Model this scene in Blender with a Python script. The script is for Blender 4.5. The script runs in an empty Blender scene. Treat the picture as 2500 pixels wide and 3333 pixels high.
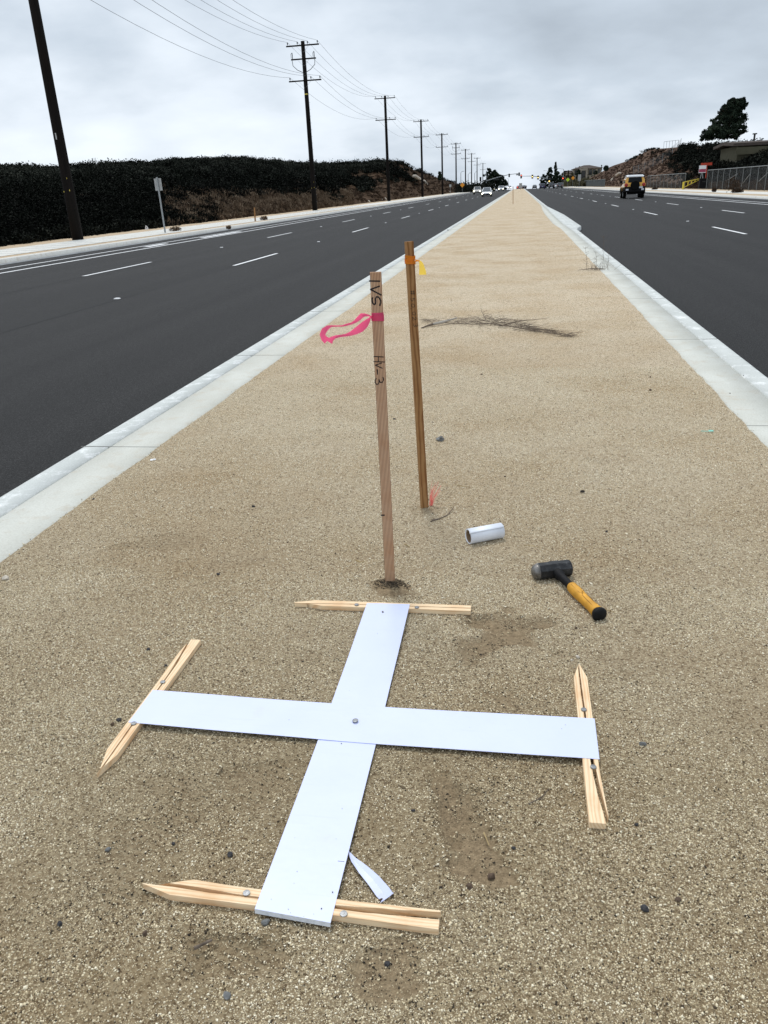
import bpy, math, random
import numpy as np
from mathutils import Vector, Matrix
random.seed(7)
RNG = np.random.default_rng(11)
sc = bpy.context.scene
COL = sc.collection

# ------------------------------------------------------------------ camera
H = 1.53
FPX = 2500.0
CX, CY = 1250.0, 1666.5
def unit(v): return v / np.linalg.norm(v)
_y = unit(np.array([1692.0 - CX, 602.0 - CY, FPX]))
_n = unit(np.cross(_y, np.array([1.0, -0.048, 0.0])))
if _n[1] < 0: _n = -_n
_x = np.cross(_n, _y)
if _x[0] < 0: _x = -_x
_z = -_n
cam = bpy.data.objects.new('camera', bpy.data.cameras.new('camera'))
COL.objects.link(cam)
right = Vector((_x[0], _y[0], _z[0])); down = Vector((_x[1], _y[1], _z[1])); fwd = Vector((_x[2], _y[2], _z[2]))
M = Matrix(((right.x, -down.x, -fwd.x, 0), (right.y, -down.y, -fwd.y, 0), (right.z, -down.z, -fwd.z, H), (0, 0, 0, 1)))
cam.matrix_world = M
cam.data.sensor_fit = 'VERTICAL'; cam.data.sensor_height = 24.0
cam.data.lens = 24.0 * FPX / 3333.0
cam.data.clip_start = 0.05; cam.data.clip_end = 9000
sc.camera = cam

def ray(px, py):
    d = np.array([px - CX, py - CY, FPX])
    return np.array([d @ _x, d @ _y, d @ _z])
def gnd(px, py, z=0.0):
    w = ray(px, py); t = (z - H) / w[2]
    return Vector((w[0] * t, w[1] * t, z))
def atY(px, py, Y):
    w = ray(px, py); t = Y / w[1]
    return Vector((w[0] * t, Y, H + w[2] * t))
def atX(px, py, X):
    w = ray(px, py); t = X / w[0]
    return Vector((X, w[1] * t, H + w[2] * t))

# ------------------------------------------------------------------ world: overcast sky
world = bpy.data.worlds.new("World"); sc.world = world; world.use_nodes = True
nt = world.node_tree; nt.nodes.clear()
def N(t, typ, **kw):
    n = t.nodes.new(typ)
    for k, v in kw.items():
        if k.startswith('_'): n.inputs[k[1:].replace('_', ' ')].default_value = v
        else: setattr(n, k, v)
    return n
def L(t, a, b): t.links.new(a, b)
SUN_EL, SUN_ROT = math.radians(62), math.radians(-25)
out = N(nt, 'ShaderNodeOutputWorld'); bg = N(nt, 'ShaderNodeBackground')
sky = N(nt, 'ShaderNodeTexSky', sky_type='NISHITA', sun_disc=False, sun_elevation=SUN_EL, sun_rotation=SUN_ROT)
sky_bg = N(nt, 'ShaderNodeBackground'); sky_bg.inputs['Strength'].default_value = 0.05
L(nt, sky.outputs[0], sky_bg.inputs['Color'])
geo = N(nt, 'ShaderNodeTexCoord')
sep = N(nt, 'ShaderNodeSeparateXYZ'); L(nt, geo.outputs['Generated'], sep.inputs[0])
def math_n(t, op, a, b=None, clamp=False):
    n = t.nodes.new('ShaderNodeMath'); n.operation = op; n.use_clamp = clamp
    for i, v in enumerate((a, b)):
        if v is None: continue
        if isinstance(v, (int, float)): n.inputs[i].default_value = v
        else: t.links.new(v, n.inputs[i])
    return n.outputs[0]
zc = math_n(nt, 'MAXIMUM', sep.outputs['Z'], 0.0)
zden = math_n(nt, 'ADD', zc, 0.30)
u = math_n(nt, 'DIVIDE', sep.outputs['X'], zden); v = math_n(nt, 'DIVIDE', sep.outputs['Y'], zden)
comb = N(nt, 'ShaderNodeCombineXYZ'); L(nt, u, comb.inputs[0]); L(nt, v, comb.inputs[1])
map1 = N(nt, 'ShaderNodeMapping'); L(nt, comb.outputs[0], map1.inputs[0])
map1.inputs['Location'].default_value = (3.1, 1.7, 0.4); map1.inputs['Scale'].default_value = (0.75, 0.8, 1.0)
n1 = N(nt, 'ShaderNodeTexNoise'); n1.inputs['Scale'].default_value = 0.8; n1.inputs['Detail'].default_value = 5; n1.inputs['Roughness'].default_value = 0.5; n1.inputs['Distortion'].default_value = 0.25
L(nt, map1.outputs[0], n1.inputs['Vector'])
n2 = N(nt, 'ShaderNodeTexNoise'); n2.inputs['Scale'].default_value = 2.4; n2.inputs['Detail'].default_value = 6; n2.inputs['Roughness'].default_value = 0.55
L(nt, map1.outputs[0], n2.inputs['Vector'])
dens = math_n(nt, 'ADD', math_n(nt, 'MULTIPLY', n1.outputs['Fac'], 0.68), math_n(nt, 'MULTIPLY', n2.outputs['Fac'], 0.32))
dens = math_n(nt, 'ADD', math_n(nt, 'MULTIPLY', math_n(nt, 'SUBTRACT', dens, 0.5), 1.45), 0.487)
# broad darker cloud banks and brighter breaks, by direction in the sky
def bank(px, py, width, amount):
    global dens
    d = ray(px, py); d = d / np.linalg.norm(d)
    vm = N(nt, 'ShaderNodeVectorMath', operation='DOT_PRODUCT'); L(nt, geo.outputs['Generated'], vm.inputs[0]); vm.inputs[1].default_value = tuple(d)
    c = math.cos(math.radians(width))
    mr = N(nt, 'ShaderNodeMapRange', interpolation_type='SMOOTHERSTEP'); mr.inputs['From Min'].default_value = c; mr.inputs['From Max'].default_value = 1.0
    mr.inputs['To Min'].default_value = 0; mr.inputs['To Max'].default_value = amount
    L(nt, vm.outputs['Value'], mr.inputs['Value'])
    dens = math_n(nt, 'ADD', dens, mr.outputs[0])
bank(250, 230, 15, -0.07); bank(560, 270, 15, -0.08); bank(850, 280, 14, -0.08); bank(1150, 330, 12, -0.08); bank(-100, 260, 15, -0.07); bank(2200, 300, 16, -0.06); bank(1800, 330, 12, -0.04); bank(1400, 420, 9, -0.04)
bank(1650, 40, 18, 0.06); bank(600, 470, 8, 0.09); bank(850, 490, 7, 0.07); bank(80, 470, 8, 0.08); bank(100, 0, 12, 0.06); bank(800, 30, 12, 0.06); bank(1500, 330, 7, 0.05); bank(1620, 590, 3.2, 0.08); bank(1760, 596, 3.2, 0.08)
ramp = N(nt, 'ShaderNodeValToRGB'); L(nt, dens, ramp.inputs[0])
e = ramp.color_ramp.elements
e[0].position = 0.24; e[0].color = (0.42, 0.48, 0.55, 1)
e[1].position = 0.64; e[1].color = (0.88, 0.95, 1.0, 1)
m = e.new(0.38); m.color = (0.56, 0.635, 0.72, 1)
m = e.new(0.50); m.color = (0.75, 0.82, 0.90, 1)
cl_bg = N(nt, 'ShaderNodeBackground'); L(nt, ramp.outputs[0], cl_bg.inputs['Color'])
# sky strength raised overhead, out of view, to add light
cl_str = math_n(nt, 'ADD', math_n(nt, 'MULTIPLY', math_n(nt, 'POWER', zc, 2.0), 0.12), 0.93)
L(nt, cl_str, cl_bg.inputs['Strength'])
mix = N(nt, 'ShaderNodeMixShader'); mix.inputs[0].default_value = 0.94
L(nt, sky_bg.outputs[0], mix.inputs[1]); L(nt, cl_bg.outputs[0], mix.inputs[2]); L(nt, mix.outputs[0], out.inputs[0])

sun = bpy.data.objects.new('sun', bpy.data.lights.new('sun', 'SUN')); COL.objects.link(sun)
sun.data.energy = 1.6; sun.data.angle = math.radians(16); sun.data.color = (1.0, 0.97, 0.93)
sd = Vector((math.cos(SUN_EL) * math.sin(SUN_ROT), math.cos(SUN_EL) * math.cos(SUN_ROT), math.sin(SUN_EL)))
sun.rotation_euler = sd.to_track_quat('Z', 'Y').to_euler()
sc.view_settings.view_transform = 'Standard'; sc.view_settings.look = 'None'
sc.view_settings.exposure = 0.3; sc.view_settings.gamma = 1.0
sc.render.engine = 'CYCLES'

# ------------------------------------------------------------------ materials
def mat_base(name, rough=0.8, spec=0.3, metal=0.0):
    m = bpy.data.materials.new(name); m.use_nodes = True
    t = m.node_tree; b = t.nodes['Principled BSDF']
    b.inputs['Roughness'].default_value = rough; b.inputs['Metallic'].default_value = metal
    b.inputs['Specular IOR Level'].default_value = spec
    return m, t, b
def noise_tex(t, scale, detail=4, rough=0.6, stretch=(1, 1, 1), coord='Object', dist=0.0):
    tc = N(t, 'ShaderNodeTexCoord'); mp = N(t, 'ShaderNodeMapping'); mp.inputs['Scale'].default_value = stretch
    L(t, tc.outputs[coord], mp.inputs[0])
    n = N(t, 'ShaderNodeTexNoise'); n.inputs['Scale'].default_value = scale; n.inputs['Detail'].default_value = detail
    n.inputs['Roughness'].default_value = rough; n.inputs['Distortion'].default_value = dist
    L(t, mp.outputs[0], n.inputs['Vector']); return n
def ramp_n(t, fac, stops):
    r = N(t, 'ShaderNodeValToRGB'); L(t, fac, r.inputs[0]); el = r.color_ramp.elements
    el[0].position, el[0].color = stops[0][0], (*stops[0][1], 1)
    el[1].position, el[1].color = stops[-1][0], (*stops[-1][1], 1)
    for p, c in stops[1:-1]:
        k = el.new(p); k.color = (*c, 1)
    return r.outputs[0]
def mixc(t, fac, a, b, mode='MIX'):
    m = N(t, 'ShaderNodeMix', data_type='RGBA', blend_type=mode)
    for i, vv in ((0, fac), (6, a), (7, b)):
        if isinstance(vv, (int, float)): m.inputs[i].default_value = vv
        elif isinstance(vv, tuple): m.inputs[i].default_value = (*vv, 1)
        else: L(t, vv, m.inputs[i])
    return m.outputs[2]
def bump(t, b, h, strength, dist):
    bn = N(t, 'ShaderNodeBump'); bn.inputs['Strength'].default_value = strength; bn.inputs['Distance'].default_value = dist
    L(t, h, bn.inputs['Height']); L(t, bn.outputs[0], b.inputs['Normal'])
def simple(name, c, rough=0.7, spec=0.3, metal=0.0, var=0.12, scale=8, bumpd=0.0, stretch=(1, 1, 1)):
    m, t, b = mat_base(name, rough, spec, metal)
    n = noise_tex(t, scale, 5, 0.6, stretch)
    lo = tuple(x * (1 - var) for x in c); hi = tuple(min(1, x * (1 + var)) for x in c)
    L(t, ramp_n(t, n.outputs['Fac'], [(0.3, lo), (0.7, hi)]), b.inputs['Base Color'])
    if bumpd: bump(t, b, n.outputs['Fac'], 0.6, bumpd)
    return m
def emis(name, c, s):
    m, t, b = mat_base(name); b.inputs['Base Color'].default_value = (*c, 1)
    n = noise_tex(t, 3); L(t, ramp_n(t, n.outputs['Fac'], [(0, c), (1, tuple(min(1, x * 1.05) for x in c))]), b.inputs['Emission Color'])
    b.inputs['Emission Strength'].default_value = s; return m
def tone_mat(name, stops, rough=0.85, spec=0.2, patch=None):
    m, t, b = mat_base(name, rough, spec)
    a = N(t, 'ShaderNodeAttribute', attribute_name='tone')
    c = ramp_n(t, a.outputs['Fac'], stops)
    if patch:
        n = noise_tex(t, patch[0], 4, 0.6)
        c = mixc(t, ramp_n(t, n.outputs['Fac'], [(0.4, (0, 0, 0)), (0.62, (1, 1, 1))]), c, mixc(t, 1.0, c, patch[1], 'MULTIPLY'))
    L(t, c, b.inputs['Base Color']); return m

MT = {}
# decomposed granite base
m, t, b = mat_base('decomposed_granite', 0.95, 0.1)
tc = N(t, 'ShaderNodeTexCoord')
vo = N(t, 'ShaderNodeTexVoronoi'); vo.inputs['Scale'].default_value = 170; L(t, tc.outputs['Object'], vo.inputs['Vector'])
vsep = N(t, 'ShaderNodeSeparateColor'); L(t, vo.outputs['Color'], vsep.inputs[0])
vo2 = N(t, 'ShaderNodeTexVoronoi'); vo2.inputs['Scale'].default_value = 55; L(t, tc.outputs['Object'], vo2.inputs['Vector'])
vs2 = N(t, 'ShaderNodeSeparateColor'); L(t, vo2.outputs['Color'], vs2.inputs[0])
base = ramp_n(t, vsep.outputs[0], [(0.0, (0.23, 0.17, 0.115)), (0.2, (0.44, 0.355, 0.25)), (0.6, (0.57, 0.47, 0.34)), (1.0, (0.72, 0.63, 0.485))])
fa = N(t, 'ShaderNodeAttribute', attribute_name='far_tone')
base = mixc(t, fa.outputs['Fac'], mixc(t, 1.0, base, (0.46, 0.44, 0.38), 'MULTIPLY'), base)  # base colour darker near the camera, lightening with distance
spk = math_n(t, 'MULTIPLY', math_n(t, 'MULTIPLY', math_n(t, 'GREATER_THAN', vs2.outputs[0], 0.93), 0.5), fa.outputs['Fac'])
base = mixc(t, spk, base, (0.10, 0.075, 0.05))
big = noise_tex(t, 0.9, 5, 0.6)
base = mixc(t, ramp_n(t, big.outputs['Fac'], [(0.42, (0, 0, 0)), (0.66, (1, 1, 1))]), base, mixc(t, 1.0, base, (0.86, 0.80, 0.72), 'MULTIPLY'))
att = N(t, 'ShaderNodeAttribute', attribute_name='soil')
soil_n = noise_tex(t, 60, 5, 0.7)
soil = ramp_n(t, soil_n.outputs['Fac'], [(0.3, (0.13, 0.095, 0.057)), (0.7, (0.33, 0.25, 0.155))])
base = mixc(t, math_n(t, 'MULTIPLY', att.outputs['Fac'], 0.8, True), base, soil)
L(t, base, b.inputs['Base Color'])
bump(t, b, math_n(t, 'ADD', vo.outputs['Distance'], math_n(t, 'MULTIPLY', vo2.outputs['Distance'], 0.8)), 0.9, 0.004)
MT['dg'] = m
MT['grain'] = tone_mat('granite_grains', [(0.0, (0.020, 0.016, 0.012)), (0.10, (0.06, 0.045, 0.029)), (0.19, (0.26, 0.195, 0.122)), (0.45, (0.56, 0.462, 0.295)), (0.72, (0.76, 0.66, 0.465)), (1.0, (0.88, 0.82, 0.66))], 0.8, 0.25)
# asphalt
m, t, b = mat_base('asphalt', 0.82, 0.26)
n = noise_tex(t, 75, 4, 0.85); nb = noise_tex(t, 0.8, 5, 0.55, (1.6, 0.035, 1))
c = ramp_n(t, n.outputs['Fac'], [(0.34, (0.002, 0.002, 0.002)), (0.52, (0.009, 0.009, 0.0095)), (0.70, (0.05, 0.05, 0.051))])
c = mixc(t, ramp_n(t, nb.outputs['Fac'], [(0.35, (0, 0, 0)), (0.7, (1, 1, 1))]), c, mixc(t, 1.0, c, (1.6, 1.58, 1.55), 'MULTIPLY'))
L(t, c, b.inputs['Base Color'])
vo = N(t, 'ShaderNodeTexVoronoi'); vo.inputs['Scale'].default_value = 110; tc = N(t, 'ShaderNodeTexCoord'); L(t, tc.outputs['Object'], vo.inputs['Vector'])
bump(t, b, vo.outputs['Distance'], 0.9, 0.005); MT['asphalt'] = m
# concretes
def concrete(name, lo, hi, stain):
    m, t, b = mat_base(name, 0.85, 0.25)
    n = noise_tex(t, 1.6, 7, 0.7, (1, 0.6, 1)); f = noise_tex(t, 90, 3, 0.7); p = noise_tex(t, 5.5, 6, 0.75)
    c = ramp_n(t, n.outputs['Fac'], [(0.3, lo), (0.7, hi)])
    c = mixc(t, ramp_n(t, p.outputs['Fac'], [(0.52, (0, 0, 0)), (0.68, (1, 1, 1))]), c, stain)
    c = mixc(t, 0.35, c, mixc(t, 1.0, c, ramp_n(t, f.outputs['Fac'], [(0.3, (0.6, 0.58, 0.55)), (0.6, (1.1, 1.1, 1.1))]), 'MULTIPLY'))
    L(t, c, b.inputs['Base Color']); bump(t, b, f.outputs['Fac'], 0.4, 0.002); return m
MT['kerb'] = concrete('kerb_concrete', (0.46, 0.485, 0.47), (0.58, 0.605, 0.59), (0.80, 0.82, 0.82))
MT['strip'] = concrete('strip_concrete', (0.47, 0.47, 0.42), (0.60, 0.61, 0.565), (0.50, 0.47, 0.40))
MT['walk'] = concrete('sidewalk_concrete', (0.58, 0.57, 0.53), (0.68, 0.68, 0.65), (0.52, 0.48, 0.42))
MT['gutter'] = concrete('gutter_concrete', (0.16, 0.17, 0.18), (0.24, 0.25, 0.26), (0.42, 0.44, 0.45))
MT['dirt'] = simple('dry_dirt', (0.46, 0.36, 0.25), 0.95, 0.1, var=0.25, scale=6, bumpd=0.01)
MT['paint'] = simple('road_paint', (0.72, 0.73, 0.74), 0.7, 0.3, var=0.12, scale=40)
MT['seam'] = simple('asphalt_seam', (0.02, 0.02, 0.021), 0.85, 0.2, var=0.3, scale=30)
MT['joint'] = simple('joint_shadowless', (0.20, 0.20, 0.19), 0.9, 0.1, var=0.2, scale=12)
MT['stain'] = simple('patch_dark', (0.11, 0.115, 0.12), 0.85, 0.2, var=0.35, scale=7)
# wood
def wood(name, lo, mid, hi, freq=160, side=(0, 1, 0.35), wob=0.012):
    m, t, b = mat_base(name, 0.7, 0.25)
    tc = N(t, 'ShaderNodeTexCoord')
    mp = N(t, 'ShaderNodeMapping'); mp.inputs['Scale'].default_value = (1.6, 9, 9); L(t, tc.outputs['Object'], mp.inputs[0])
    nz = N(t, 'ShaderNodeTexNoise'); nz.inputs['Scale'].default_value = 1.5; nz.inputs['Detail'].default_value = 3; L(t, mp.outputs[0], nz.inputs['Vector'])
    s = N(t, 'ShaderNodeSeparateXYZ'); L(t, tc.outputs['Object'], s.inputs[0])
    k = math_n(t, 'ADD', math_n(t, 'MULTIPLY', s.outputs[1], side[1]), math_n(t, 'MULTIPLY', s.outputs[2], side[2]))
    k = math_n(t, 'ADD', k, math_n(t, 'MULTIPLY', nz.outputs['Fac'], wob))
    w = math_n(t, 'ADD', math_n(t, 'MULTIPLY', math_n(t, 'SINE', math_n(t, 'MULTIPLY', k, freq * 6.283)), 0.5), 0.5)
    fine = N(t, 'ShaderNodeTexNoise'); fine.inputs['Scale'].default_value = 1; fine.inputs['Detail'].default_value = 4
    mp2 = N(t, 'ShaderNodeMapping'); mp2.inputs['Scale'].default_value = (12, 700, 700); L(t, tc.outputs['Object'], mp2.inputs[0]); L(t, mp2.outputs[0], fine.inputs['Vector'])
    c = ramp_n(t, w, [(0.0, lo), (0.35, mid), (1.0, hi)])
    blot = noise_tex(t, 9, 4, 0.6)
    c = mixc(t, ramp_n(t, blot.outputs['Fac'], [(0.45, (0, 0, 0)), (0.7, (1, 1, 1))]), c, mixc(t, 1.0, c, (0.9, 0.8, 0.72), 'MULTIPLY'))
    c = mixc(t, 0.5, c, mixc(t, 1.0, c, ramp_n(t, fine.outputs['Fac'], [(0.3, (0.72, 0.7, 0.66)), (0.65, (1.12, 1.12, 1.1))]), 'MULTIPLY'))
    L(t, c, b.inputs['Base Color']); bump(t, b, w, 0.15, 0.0003); return m
MT['wood_new'] = wood('fresh_pine', (0.72, 0.50, 0.30), (0.80, 0.61, 0.40), (0.84, 0.67, 0.46), 105, wob=0.03)
MT['wood_pink'] = wood('fir_lath', (0.15, 0.075, 0.042), (0.47, 0.295, 0.185), (0.65, 0.44, 0.29), 185, wob=0.002)
MT['wood_brown'] = wood('weathered_redwood', (0.19, 0.085, 0.027), (0.30, 0.155, 0.060), (0.36, 0.20, 0.085), 55, wob=0.05)
MT['wood_grey'] = simple('driftwood', (0.40, 0.37, 0.33), 0.9, 0.1, var=0.35, scale=25, bumpd=0.004, stretch=(1, 6, 6))
MT['twig'] = simple('dry_twig', (0.15, 0.12, 0.095), 0.9, 0.1, var=0.4, scale=30)
MT['straw'] = simple('straw', (0.36, 0.27, 0.14), 0.9, 0.1, var=0.3, scale=30)
# plastics, metals
m, t, b = mat_base('white_sheet', 0.42, 0.45)
n = noise_tex(t, 5, 4, 0.6); L(t, ramp_n(t, n.outputs['Fac'], [(0.3, (0.57, 0.62, 0.86)), (0.7, (0.60, 0.65, 0.89))]), b.inputs['Base Color']); MT['sheet'] = m
sc_n = noise_tex(t, 3, 6, 0.7, (1, 14, 1)); dn = noise_tex(t, 11, 5, 0.7); bc = b.inputs['Base Color'].links[0].from_socket
bc = mixc(t, ramp_n(t, sc_n.outputs['Fac'], [(0.60, (0, 0, 0)), (0.72, (.25, .25, .25))]), bc, (0.48, 0.52, 0.68))
bc = mixc(t, ramp_n(t, dn.outputs['Fac'], [(0.60, (0, 0, 0)), (0.78, (.22, .22, .22))]), bc, (0.50, 0.48, 0.46))
L(t, bc, b.inputs['Base Color']); bump(t, b, n.outputs['Fac'], 0.3, 0.01)
MT['rollwhite'] = simple('roll_white', (0.74, 0.78, 0.86), 0.45, 0.45, var=0.04, scale=20)
MT['edge'] = simple('sheet_folded_edge', (0.62, 0.65, 0.70), 0.6, 0.3, var=0.15, scale=90)
MT['dirtspeck'] = simple('dirt_speck', (0.12, 0.10, 0.075), 0.9, 0.1, var=0.3, scale=300)
MT['nail'] = simple('galvanised_steel', (0.22, 0.23, 0.24), 0.45, 0.5, 0.75, 0.35, 300, 0.0005)
MT['card'] = simple('cardboard', (0.28, 0.20, 0.13), 0.9, 0.1, var=0.15, scale=60)
MT['ink'] = simple('marker_ink', (0.012, 0.010, 0.012), 0.5, 0.3, var=0.1, scale=50)
def ribbon_mat(name, c, em=0.0):
    m, t, b = mat_base(name, 0.45, 0.35)
    n = noise_tex(t, 45, 4, 0.6); L(t, ramp_n(t, n.outputs['Fac'], [(0.3, tuple(x * 0.85 for x in c)), (0.7, c)]), b.inputs['Base Color'])
    bump(t, b, n.outputs['Fac'], 0.5, 0.002)
    tr = N(t, 'ShaderNodeBsdfTranslucent'); tr.inputs['Color'].default_value = (*c, 1)
    mx = N(t, 'ShaderNodeMixShader'); mx.inputs[0].default_value = 0.5
    L(t, b.outputs[0], mx.inputs[1]); L(t, tr.outputs[0], mx.inputs[2])
    L(t, mx.outputs[0], t.nodes['Material Output'].inputs[0]); return m
MT['pink'] = ribbon_mat('pink_flagging', (1.0, 0.14, 0.31))
MT['orange'] = ribbon_mat('orange_flagging', (1.0, 0.36, 0.03))
MT['yellowrib'] = ribbon_mat('yellow_flagging', (1.0, 0.72, 0.12))
MT['whisker'] = ribbon_mat('pink_whiskers', (1.0, 0.46, 0.42))
# forged hammer head
m, t, b = mat_base('hammer_black', 0.5, 0.4, 0.15)
n = noise_tex(t, 30, 6, 0.75); c = ramp_n(t, n.outputs['Fac'], [(0.45, (0.010, 0.011, 0.013)), (0.60, (0.035, 0.037, 0.04)), (0.76, (0.24, 0.24, 0.24))])
L(t, c, b.inputs['Base Color']); bump(t, b, n.outputs['Fac'], 0.4, 0.001); MT['hammer'] = m
m, t, b = mat_base('hammer_worn_face', 0.5, 0.5, 0.7)
n = noise_tex(t, 45, 6, 0.7); L(t, ramp_n(t, n.outputs['Fac'], [(0.35, (0.07, 0.065, 0.06)), (0.6, (0.27, 0.26, 0.25))]), b.inputs['Base Color']); bump(t, b, n.outputs['Fac'], 0.6, 0.001); MT['worn'] = m
MT['rubber'] = simple('black_rubber', (0.007, 0.007, 0.008), 0.7, 0.2, var=0.4, scale=60, bumpd=0.0006)
MT['grip'] = simple('yellow_grip', (0.60, 0.30, 0.035), 0.6, 0.3, var=0.22, scale=22, bumpd=0.001)
MT['groove'] = simple('grip_groove', (0.20, 0.09, 0.02), 0.8, 0.1, var=0.1, scale=50)
MT['stone_dark'] = simple('dark_stone', (0.045, 0.045, 0.048), 0.85, 0.2, var=0.5, scale=120, bumpd=0.002)
MT['stone_brown'] = simple('brown_stone', (0.10, 0.07, 0.05), 0.85, 0.2, var=0.4, scale=90, bumpd=0.002)
MT['stone_grey'] = simple('grey_stone', (0.16, 0.165, 0.165), 0.85, 0.2, var=0.3, scale=100, bumpd=0.002)
MT['stone_pale'] = simple('pale_stone', (0.52, 0.47, 0.40), 0.85, 0.2, var=0.3, scale=80, bumpd=0.002)
MT['teal'] = simple('teal_plastic', (0.25, 0.62, 0.52), 0.5, 0.3, scale=30)
# roadside
m, t, b = mat_base('pole_creosote', 0.85, 0.15)
n = noise_tex(t, 4, 6, 0.7, (4, 4, 0.25)); L(t, ramp_n(t, n.outputs['Fac'], [(0.3, (0.003, 0.0025, 0.002)), (0.6, (0.008, 0.006, 0.005)), (0.8, (0.028, 0.014, 0.009))]), b.inputs['Base Color']); MT['pole'] = m
MT['wire'] = simple('wire', (0.06, 0.065, 0.07), 0.6, 0.3)
MT['insul'] = simple('insulator', (0.05, 0.06, 0.065), 0.4, 0.5)
MT['galv'] = simple('galvanised_post', (0.30, 0.32, 0.33), 0.5, 0.4, 0.4, 0.15, 12)
MT['signback'] = simple('sign_back', (0.36, 0.37, 0.37), 0.5, 0.4, 0.3, 0.12, 5)
MT['reflect'] = simple('yellow_tag', (0.75, 0.62, 0.12), 0.5, 0.3)
MT['fencepost'] = simple('fence_post_grey', (0.17, 0.18, 0.18), 0.7, 0.3, var=0.2)
MT['steelgrey'] = simple('signal_pole_grey', (0.22, 0.24, 0.25), 0.6, 0.3, 0.2)
MT['sigbox'] = simple('signal_black', (0.02, 0.022, 0.022), 0.6, 0.3)
MT['lampy'] = emis('lamp_amber', (1.0, 0.62, 0.16), 4.0)
MT['lampr'] = emis('lamp_red', (1.0, 0.10, 0.05), 2.5)
MT['headl'] = emis('headlamp', (1.0, 0.93, 0.66), 7.0)
MT['taill'] = emis('tail_lamp_lit', (1.0, 0.06, 0.04), 2.0)
MT['tailoff'] = simple('tail_lamp_red', (0.35, 0.02, 0.015), 0.25, 0.5)
MT['sgreen'] = simple('sign_yellow_green', (0.50, 0.72, 0.05), 0.5, 0.3)
MT['sorange'] = simple('sign_orange', (0.75, 0.30, 0.03), 0.5, 0.3)
MT['swhite'] = simple('sign_white', (0.72, 0.73, 0.75), 0.5, 0.3)
MT['smag'] = simple('sign_maroon', (0.32, 0.05, 0.10), 0.5, 0.3)
MT['sred'] = simple('sign_red', (0.42, 0.045, 0.02), 0.5, 0.3)
MT['gatey'] = simple('gate_yellow', (0.66, 0.52, 0.06), 0.55, 0.3, var=0.12)
def carpaint(name, c, r=0.3):
    m, t, b = mat_base(name, r, 0.5); n = noise_tex(t, 2); L(t, ramp_n(t, n.outputs['Fac'], [(0, tuple(x * 0.93 for x in c)), (1, c)]), b.inputs['Base Color'])
    b.inputs['Coat Weight'].default_value = 0.5; return m
MT['cwhite'] = carpaint('paint_white', (0.74, 0.77, 0.80)); MT['csilver'] = carpaint('paint_champagne', (0.60, 0.58, 0.54))
MT['cyellow'] = carpaint('paint_yellow', (0.72, 0.37, 0.03)); MT['cblue'] = carpaint('paint_navy', (0.015, 0.018, 0.09)); MT['cblack'] = carpaint('paint_black', (0.012, 0.013, 0.018))
MT['cgrey'] = carpaint('paint_dark_grey', (0.05, 0.052, 0.055)); MT['cred'] = carpaint('paint_red', (0.35, 0.05, 0.04)); MT['cgreen'] = carpaint('paint_dark_green', (0.03, 0.045, 0.04))
MT['glass'] = simple('tinted_glass', (0.006, 0.008, 0.010), 0.25, 0.12, scale=2)
MT['wscreen'] = simple('windscreen', (0.06, 0.07, 0.08), 0.1, 0.6, scale=2)
MT['tyre'] = simple('tyre', (0.006, 0.006, 0.006), 0.9, 0.1)
MT['trim'] = simple('black_trim', (0.006, 0.006, 0.007), 0.8, 0.15)
MT['rim'] = simple('rim', (0.30, 0.31, 0.32), 0.4, 0.5, 0.6)
MT['lamplens'] = simple('lamp_lens', (0.55, 0.57, 0.62), 0.3, 0.5)
# buildings
MT['stucco'] = simple('stucco', (0.27, 0.245, 0.205), 0.9, 0.1, var=0.1, scale=1)
MT['stucco2'] = simple('stucco_olive', (0.10, 0.095, 0.065), 0.9, 0.1, var=0.1, scale=1)
MT['rooft'] = simple('roof_tile', (0.085, 0.07, 0.062), 0.9, 0.1, var=0.25, scale=3)
MT['win'] = simple('window_dark', (0.02, 0.023, 0.025), 0.15, 0.5)
# land
m, t, b = mat_base('left_hill_soil', 0.95, 0.05)
n = noise_tex(t, 0.09, 6, 0.65); f = noise_tex(t, 1.2, 5, 0.7)
c = ramp_n(t, n.outputs['Fac'], [(0.38, (0.004, 0.005, 0.0035)), (0.52, (0.012, 0.010, 0.007)), (0.66, (0.03, 0.022, 0.015))])
att = N(t, 'ShaderNodeAttribute', attribute_name='dry')
c2 = ramp_n(t, f.outputs['Fac'], [(0.3, (0.025, 0.017, 0.011)), (0.5, (0.065, 0.040, 0.024)), (0.72, (0.15, 0.105, 0.07))])
c = mixc(t, att.outputs['Fac'], c, c2)
L(t, c, b.inputs['Base Color']); bump(t, b, f.outputs['Fac'], 1.0, 0.3); MT['hillL'] = m
m, t, b = mat_base('right_hill_soil', 0.95, 0.05)
n = noise_tex(t, 0.12, 6, 0.65); f = noise_tex(t, 1.4, 6, 0.75)
c = ramp_n(t, n.outputs['Fac'], [(0.36, (0.055, 0.036, 0.027)), (0.50, (0.095, 0.062, 0.046)), (0.64, (0.17, 0.125, 0.09))])
c = mixc(t, 1.0, c, ramp_n(t, f.outputs['Fac'], [(0.3, (0.65, 0.65, 0.65)), (0.7, (1.25, 1.2, 1.15))]), 'MULTIPLY')
L(t, c, b.inputs['Base Color']); bump(t, b, f.outputs['Fac'], 0.5, 0.12); MT['hillR'] = m
MT['leaf_dark'] = tone_mat('chaparral_leaf', [(0, (0.0015, 0.002, 0.0015)), (0.35, (0.004, 0.005, 0.0035)), (0.7, (0.015, 0.018, 0.014)), (1, (0.040, 0.043, 0.034))], 0.9, 0.05)
MT['leaf_brown'] = tone_mat('dry_brush', [(0, (0.028, 0.018, 0.012)), (0.6, (0.055, 0.036, 0.025)), (1, (0.095, 0.068, 0.048))], 0.95, 0.05)
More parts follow.
